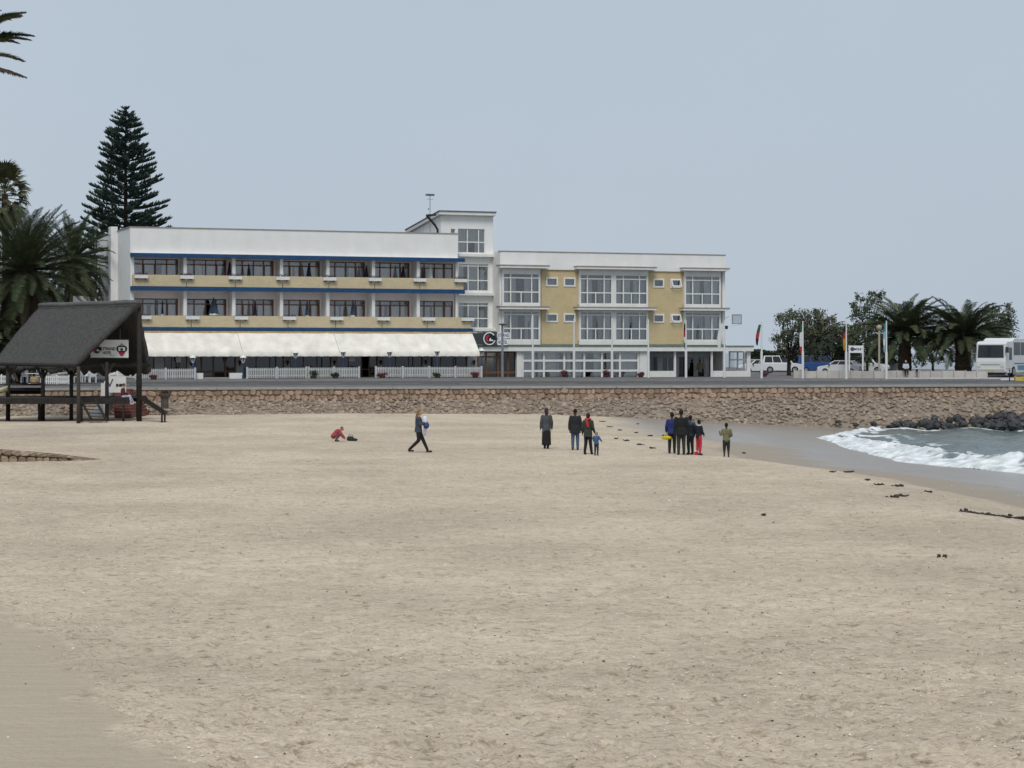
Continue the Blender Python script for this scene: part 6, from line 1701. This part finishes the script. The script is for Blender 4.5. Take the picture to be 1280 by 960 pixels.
# sitter on the deck edge
sit = pose(pel=(0, -.02, .12), ch=(0, -.02, .47), nk=(0, .02, .64), hd=(0, .06, .79), el=[(-.23, .06, .33), (.23, .06, .33)], wr=[(-.12, .28, .22), (.12, .28, .22)], kn=[(-.09, .42, .10), (.11, .40, .12)], an=[(-.07, .62, -.24), (.12, .46, -.32)])
sp = P(156.5, 497, 124.2)
person('person in maroon top and pale trousers sitting on the deck edge', (sp.x - .1, sp.y - .1, ZD + .0), 1.68, rightw * .8, sit, top=(.10, .025, .035), bot=(.42, .42, .50), hair=(.08, .035, .02), skin='fair', shoes=(.5, .5, .52), group='people around the hut')
# people on the promenade
def onland(px, D): b_ = at_land(px, D); return (b_[0], b_[1], b_[2] + .1)
person('person in tan coat standing in the veranda doorway', bw(bs(875, RD + .9), RD + .9, -.2), 1.65, PI, STAND, top=(.24, .18, .12), bot=(.05, .05, .06), coat=.35, group='people on the promenade')
person('man in pale shirt and dark tie sitting on the low car park wall', tuple(Vector(at_land(1132.5, 172.7)) + Vector((0, .1, .72))), 1.7, PI, pose(**{k: sit[k] for k in sit}), top=(.50, .56, .62), bot=BLK, skin='fair', hair=(.35, .3, .25), group='people on the promenade', collar=(.1, .1, .15))
person('person in white shirt and dark waistcoat leaning at the low wall', tuple(Vector(at_land(1146, 172.3)) + Vector((0, 0, .1))), 1.05, PI, pose(), top=(.5, .5, .5), bot=(.2, .16, .14), hair=(.15, .1, .08), group='people on the promenade', vest=(.06, .045, .04), child=True)
person('seated guest in navy behind the hut, left of the posts', onland(41, 152), 1.4, PI, STAND, top=(.012, .02, .045), bot=BLK, hair=(.3, .28, .26), group='people on the promenade', bulk=1.6)
# ================================================================== terrace furniture left of the hotel
PLW = mat('white_plastic', (.70, .71, .71), .5, .05, 4)
def plastic_chair(label, px, D, yaw):
    t = thing('garden_chair', label, 'chair', onland(px, D), yaw, 'white garden chairs behind the hut')
    MB().box(-.24, .24, -.23, .23, .42, .46).build('seat', PLW, t); MB().add([(-.24, -.24, .46), (.24, -.24, .46), (.22, -.32, .92), (-.22, -.32, .92), (-.24, -.20, .46), (.24, -.20, .46), (.22, -.28, .92), (-.22, -.28, .92)], [(0, 1, 2, 3), (7, 6, 5, 4), (0, 4, 5, 1), (1, 5, 6, 2), (2, 6, 7, 3), (3, 7, 4, 0)]).build('backrest', PLW, t)
    for x in (-.21, .21):
        for y in (-.2, .2): MB().box(x - .03, x + .03, y - .03, y + .03, 0, .42).build('leg', PLW, t)
        MB().box(x - .04, x + .04, -.22, .22, .62, .66).build('armrest', PLW, t)
for i, (px, D, yw) in enumerate(((30, 150, .4), (34, 151, 2.8), (50, 150.5, 1.2), (62, 152, 2.2), (70, 151, -.6), (98, 151, .9), (106, 152, 2.6), (116, 151, .3))):
    plastic_chair('white plastic garden chair, %s from the left behind the hut posts' % ORD[i], px, D, yw)
def cafe_table(label, px, D, r=.55):
    t = thing('cafe_table', label, 'table', onland(px, D), 0, 'white tables behind the hut')
    MB().lathe([(r, .70), (r, .74)], (0, 0, 0), 16).build('table_top', PLW, t); MB().lathe([(.05, .03), (.04, .7)], (0, 0, 0), 8).build('stem', PLW, t); MB().lathe([(.28, 0), (.26, .03)], (0, 0, 0), 12).build('foot', PLW, t)
cafe_table('round white table at the left, beside the palm trunk', 40, 148.5); cafe_table('round white table between the middle hut posts', 78, 150); cafe_table('round white table under the closed green parasol', 157, 146.5, .9)
GRN = mat('green_canvas', (.03, .12, .085), .8, .15, 4)
b0 = onland(157, 146.6); t = thing('closed_parasol', 'closed green parasol standing in the table behind the hut', 'parasol', b0)
MB().tube([(0, 0, 0), (0, 0, 2.1)], .025, 6).build('pole', WHITE2, t)
rings = []
for k in range(7):
    q = k / 6; rad = .03 + .15 * q; rings.append([(rad * (1 + .2 * (-1) ** j) * math.cos(2 * PI * j / 12), rad * (1 + .2 * (-1) ** j) * math.sin(2 * PI * j / 12), 2.1 - 1.15 * q) for j in range(12)])
MB().rings(rings).build('canopy', GRN, t)
for lab, px, D, zt, r in (('open dark green parasol behind the hut posts', 118, 156, 456, 1.7), ('dark green parasol edge at the left frame edge', -4, 150, 440, 1.0)):
    b0 = onland(px, D); t = thing('open_parasol', lab, 'parasol', b0, 0, 'open green parasols behind the hut'); H = P(px, zt, D).z - b0[2] + .25
    MB().tube([(0, 0, 0), (0, 0, H)], .03, 6).build('pole', WHITE2, t)
    MB().rings([[(rad * math.cos(2 * PI * j / 8), rad * math.sin(2 * PI * j / 8), z_) for j in range(8)] for rad, z_ in ((.03, H), (r * .5, H - .25), (r, H - .55), (r, H - .72))], False).build('canopy', GRN, t)
b0 = onland(43, 147.5); t = thing('tan_barrel', 'tan barrel tub before the seated guest behind the hut', 'barrel', b0); MB().lathe([(.26, 0), (.33, .2), (.33, .35), (.27, .52), (.2, .53)], (0, 0, 0), 14).build('staves', mat('tan_wood', (.36, .25, .13), .8), t); MB().lathe([(.335, .16), (.345, .18), (.335, .2)], (0, 0, 0), 14, False).build('hoop', STEEL, t)
def lowfence(label, pa, pb, D):
    a = Vector(onland(pa, D)); L = (pb - pa) / FP * D; t = thing('picket_fence', label, 'fence', a, .15, 'white fences along the terrace')
    n = int(L / .13); pk = MB()
    for k in range(n): pk.box(k * L / n, k * L / n + .08, 0, .025, .04, .62)
    o = pk.build('pickets', WHITE2, t); o['kind'] = 'stuff'
    for z_ in (.18, .48): MB().box(0, L, .027, .06, z_, z_ + .07).build('rail', WHITE2, t)
    for x in (0, L / 2, L): MB().box(x - .05, x + .05, .062, .14, 0, .7).build('post', WHITE2, t)
lowfence('low white picket fence behind the middle hut posts', 55, 86, 147); lowfence('low white picket fence at the left edge behind the hut', -6, 9, 147)
# white air units and board seen over the thatch
t = thing('white_sign_board', 'plain white board on white post between the palms and the hotel', 'board', onland(104, 158)); H = P(104, 370, 158).z - onland(104, 158)[2]; k_ = 158 / FP
MB().box(-.75, 0.1, -.1, .1, H - .9, H).build('board', WHITE2, t); MB().box(.12, .45, -.12, .12, 0, H - .05).build('post', WHITE2, t)
MB().tube([(.9, 0, H - .1), (1.3, 0, H - 1.6)], .07, 6).build('stay', WHITE2, t)
# canoe on the hut deck at the left edge
t = thing('canoe', 'pale yellow canoe bow resting on the deck at the left edge', 'canoe', (P(-30, 484, 126).x, 126, ZD + .35), 0)
rings = []
for k in range(13):
    q = k / 12; x = -1.9 + 3.8 * q; wd = .36 * math.sin(PI * min(max(q, .02), .98)) ** .6; rise = .35 * abs(2 * q - 1) ** 2.5
    rings.append([(x, wd * math.cos(a), rise + .32 * (math.sin(a)) - 0) for a in np.linspace(PI, 2 * PI, 9)])
mb = MB(); mb.rings(rings, False, False); o = mb.build('hull', mat('canoe_yellow', (.50, .50, .28), .5), t, True); sd2 = o.modifiers.new('solid', 'SOLIDIFY'); sd2.thickness = .03
MB().box(-.4, -.2, -.3, .3, .02, .06).build('thwart', WHITE2, t); MB().box(-1.2, -1.1, -.3, .3, -.34, -.27).build('cradle', TIMB, t); MB().box(1.1, 1.2, -.3, .3, -.34, -.20).build('cradle', TIMB, t)

# ================================================================== litter of the strand line
KELP = mat('kelp', (.045, .036, .028), .6, .4, 8, island=.4)
def clump(mb, c, r, n, rr, flat=.12):
    for _ in range(n):
        a = rr.uniform(0, 2 * PI); d = rr.random() ** .6 * r; p = Vector(c) + Vector((d * math.cos(a) * 2.0, d * math.sin(a), rr.uniform(.0, .02))); k_ = r * 1.1 + .03
        q = p + Vector((rr.uniform(-k_, k_), rr.uniform(-k_, k_) * .6, rr.uniform(.01, .05) * flat * 2)); e = q + Vector((rr.uniform(-k_, k_), rr.uniform(-k_, k_) * .6, rr.uniform(-.04, .0)))
        mb.tube([p, q, e], [.012 + .03 * r, .02 + .07 * r, .006], 4)
wk = [(752, 527), (762, 534), (775, 538), (795, 541), (812, 545), (770, 549), (783, 552), (800, 556), (815, 560), (742, 549), (832, 545), (797, 530), (930, 566), (1085, 600), (1098, 606), (1040, 591), (1060, 592), (1122, 608), (1118, 621), (1160, 616), (1205, 640), (1235, 645), (1262, 648), (1278, 651), (955, 645), (1178, 698), (1125, 620)]
for i, (px, py) in enumerate(wk):
    p = gp(px, py); rr = random.Random(500 + i); mb = MB(); r = rr.uniform(.03, .09) if py < 630 else rr.uniform(.015, .04) if py < 700 else rr.uniform(.01, .03)
    clump(mb, (0, 0, .0), r, rr.randint(9, 18) if py < 700 else 7, rr, .5 if py < 700 else .22)
    o = mb.build('seaweed_clump', KELP); o.location = p
    tag(o, 'dark seaweed clump lying on the strand', 'seaweed', 'seaweed clumps scattered over the beach')
mb = MB(); rr = random.Random(9)
for px, py in [(1205 + k * 4.2, 641 + k * .62) for k in range(19)]:
    p = ground_pt(px, py); clump(mb, (p.x, p.y, sand_at(p.x, p.y)), .07, 5, rr, .06)
o = mb.build('strand_line_seaweed', KELP); tag(o, 'thin dark line of seaweed scraps along the strand', 'seaweed', None, 'stuff')
SHELL = mat('shells', (.74, .72, .68), .6, .1, 9); PEB = mat('pebbles', (.07, .06, .055), .8, .4, 9, island=.5)
sh, pe = MB(), MB()
rr = random.Random(10)
for k in range(1900):
    y = 21.5 + 55 * rr.random() ** 1.6; x = rr.uniform(-.27, .27) * y
    if rr.random() < .35: x = .11 * y + rr.gauss(0, 1.6); y = 26 + rr.gauss(0, 4)
    if y < 19 or smooth_mask(x, y) > 0 and rr.random() < .85: continue
    s = rr.uniform(.005, .015) * (1 + y / 60) * (1.6 if rr.random() < .06 else 1); z_ = sand_at(x, y) + s * .2
    a = rr.uniform(0, 6); c, d = math.cos(a) * s, math.sin(a) * s
    tgt = sh if rr.random() < .55 else pe
    tgt.add([(x + c, y + d, z_), (x - d * .7, y + c * .7, z_), (x - c, y - d, z_), (x + d * .7, y - c * .7, z_), (x, y, z_ + s * .55)], [(0, 1, 4), (1, 2, 4), (2, 3, 4), (3, 0, 4)])
for k in range(110):
    y = 22 + 60 * rr.random() ** 1.4; x = rr.uniform(-.26, .26) * y
    if smooth_mask(x, y) > 0: continue
    rubble(pe, (x, y, sand_at(x, y)), rr.uniform(.01, .024), k, .5, (5, 3))
tag(sh.build('shell_fragments', SHELL), 'white shell fragments scattered over the sand', 'shells', None, 'stuff')
tag(pe.build('pebbles', PEB), 'dark pebbles and scraps scattered over the sand', 'pebbles', None, 'stuff')
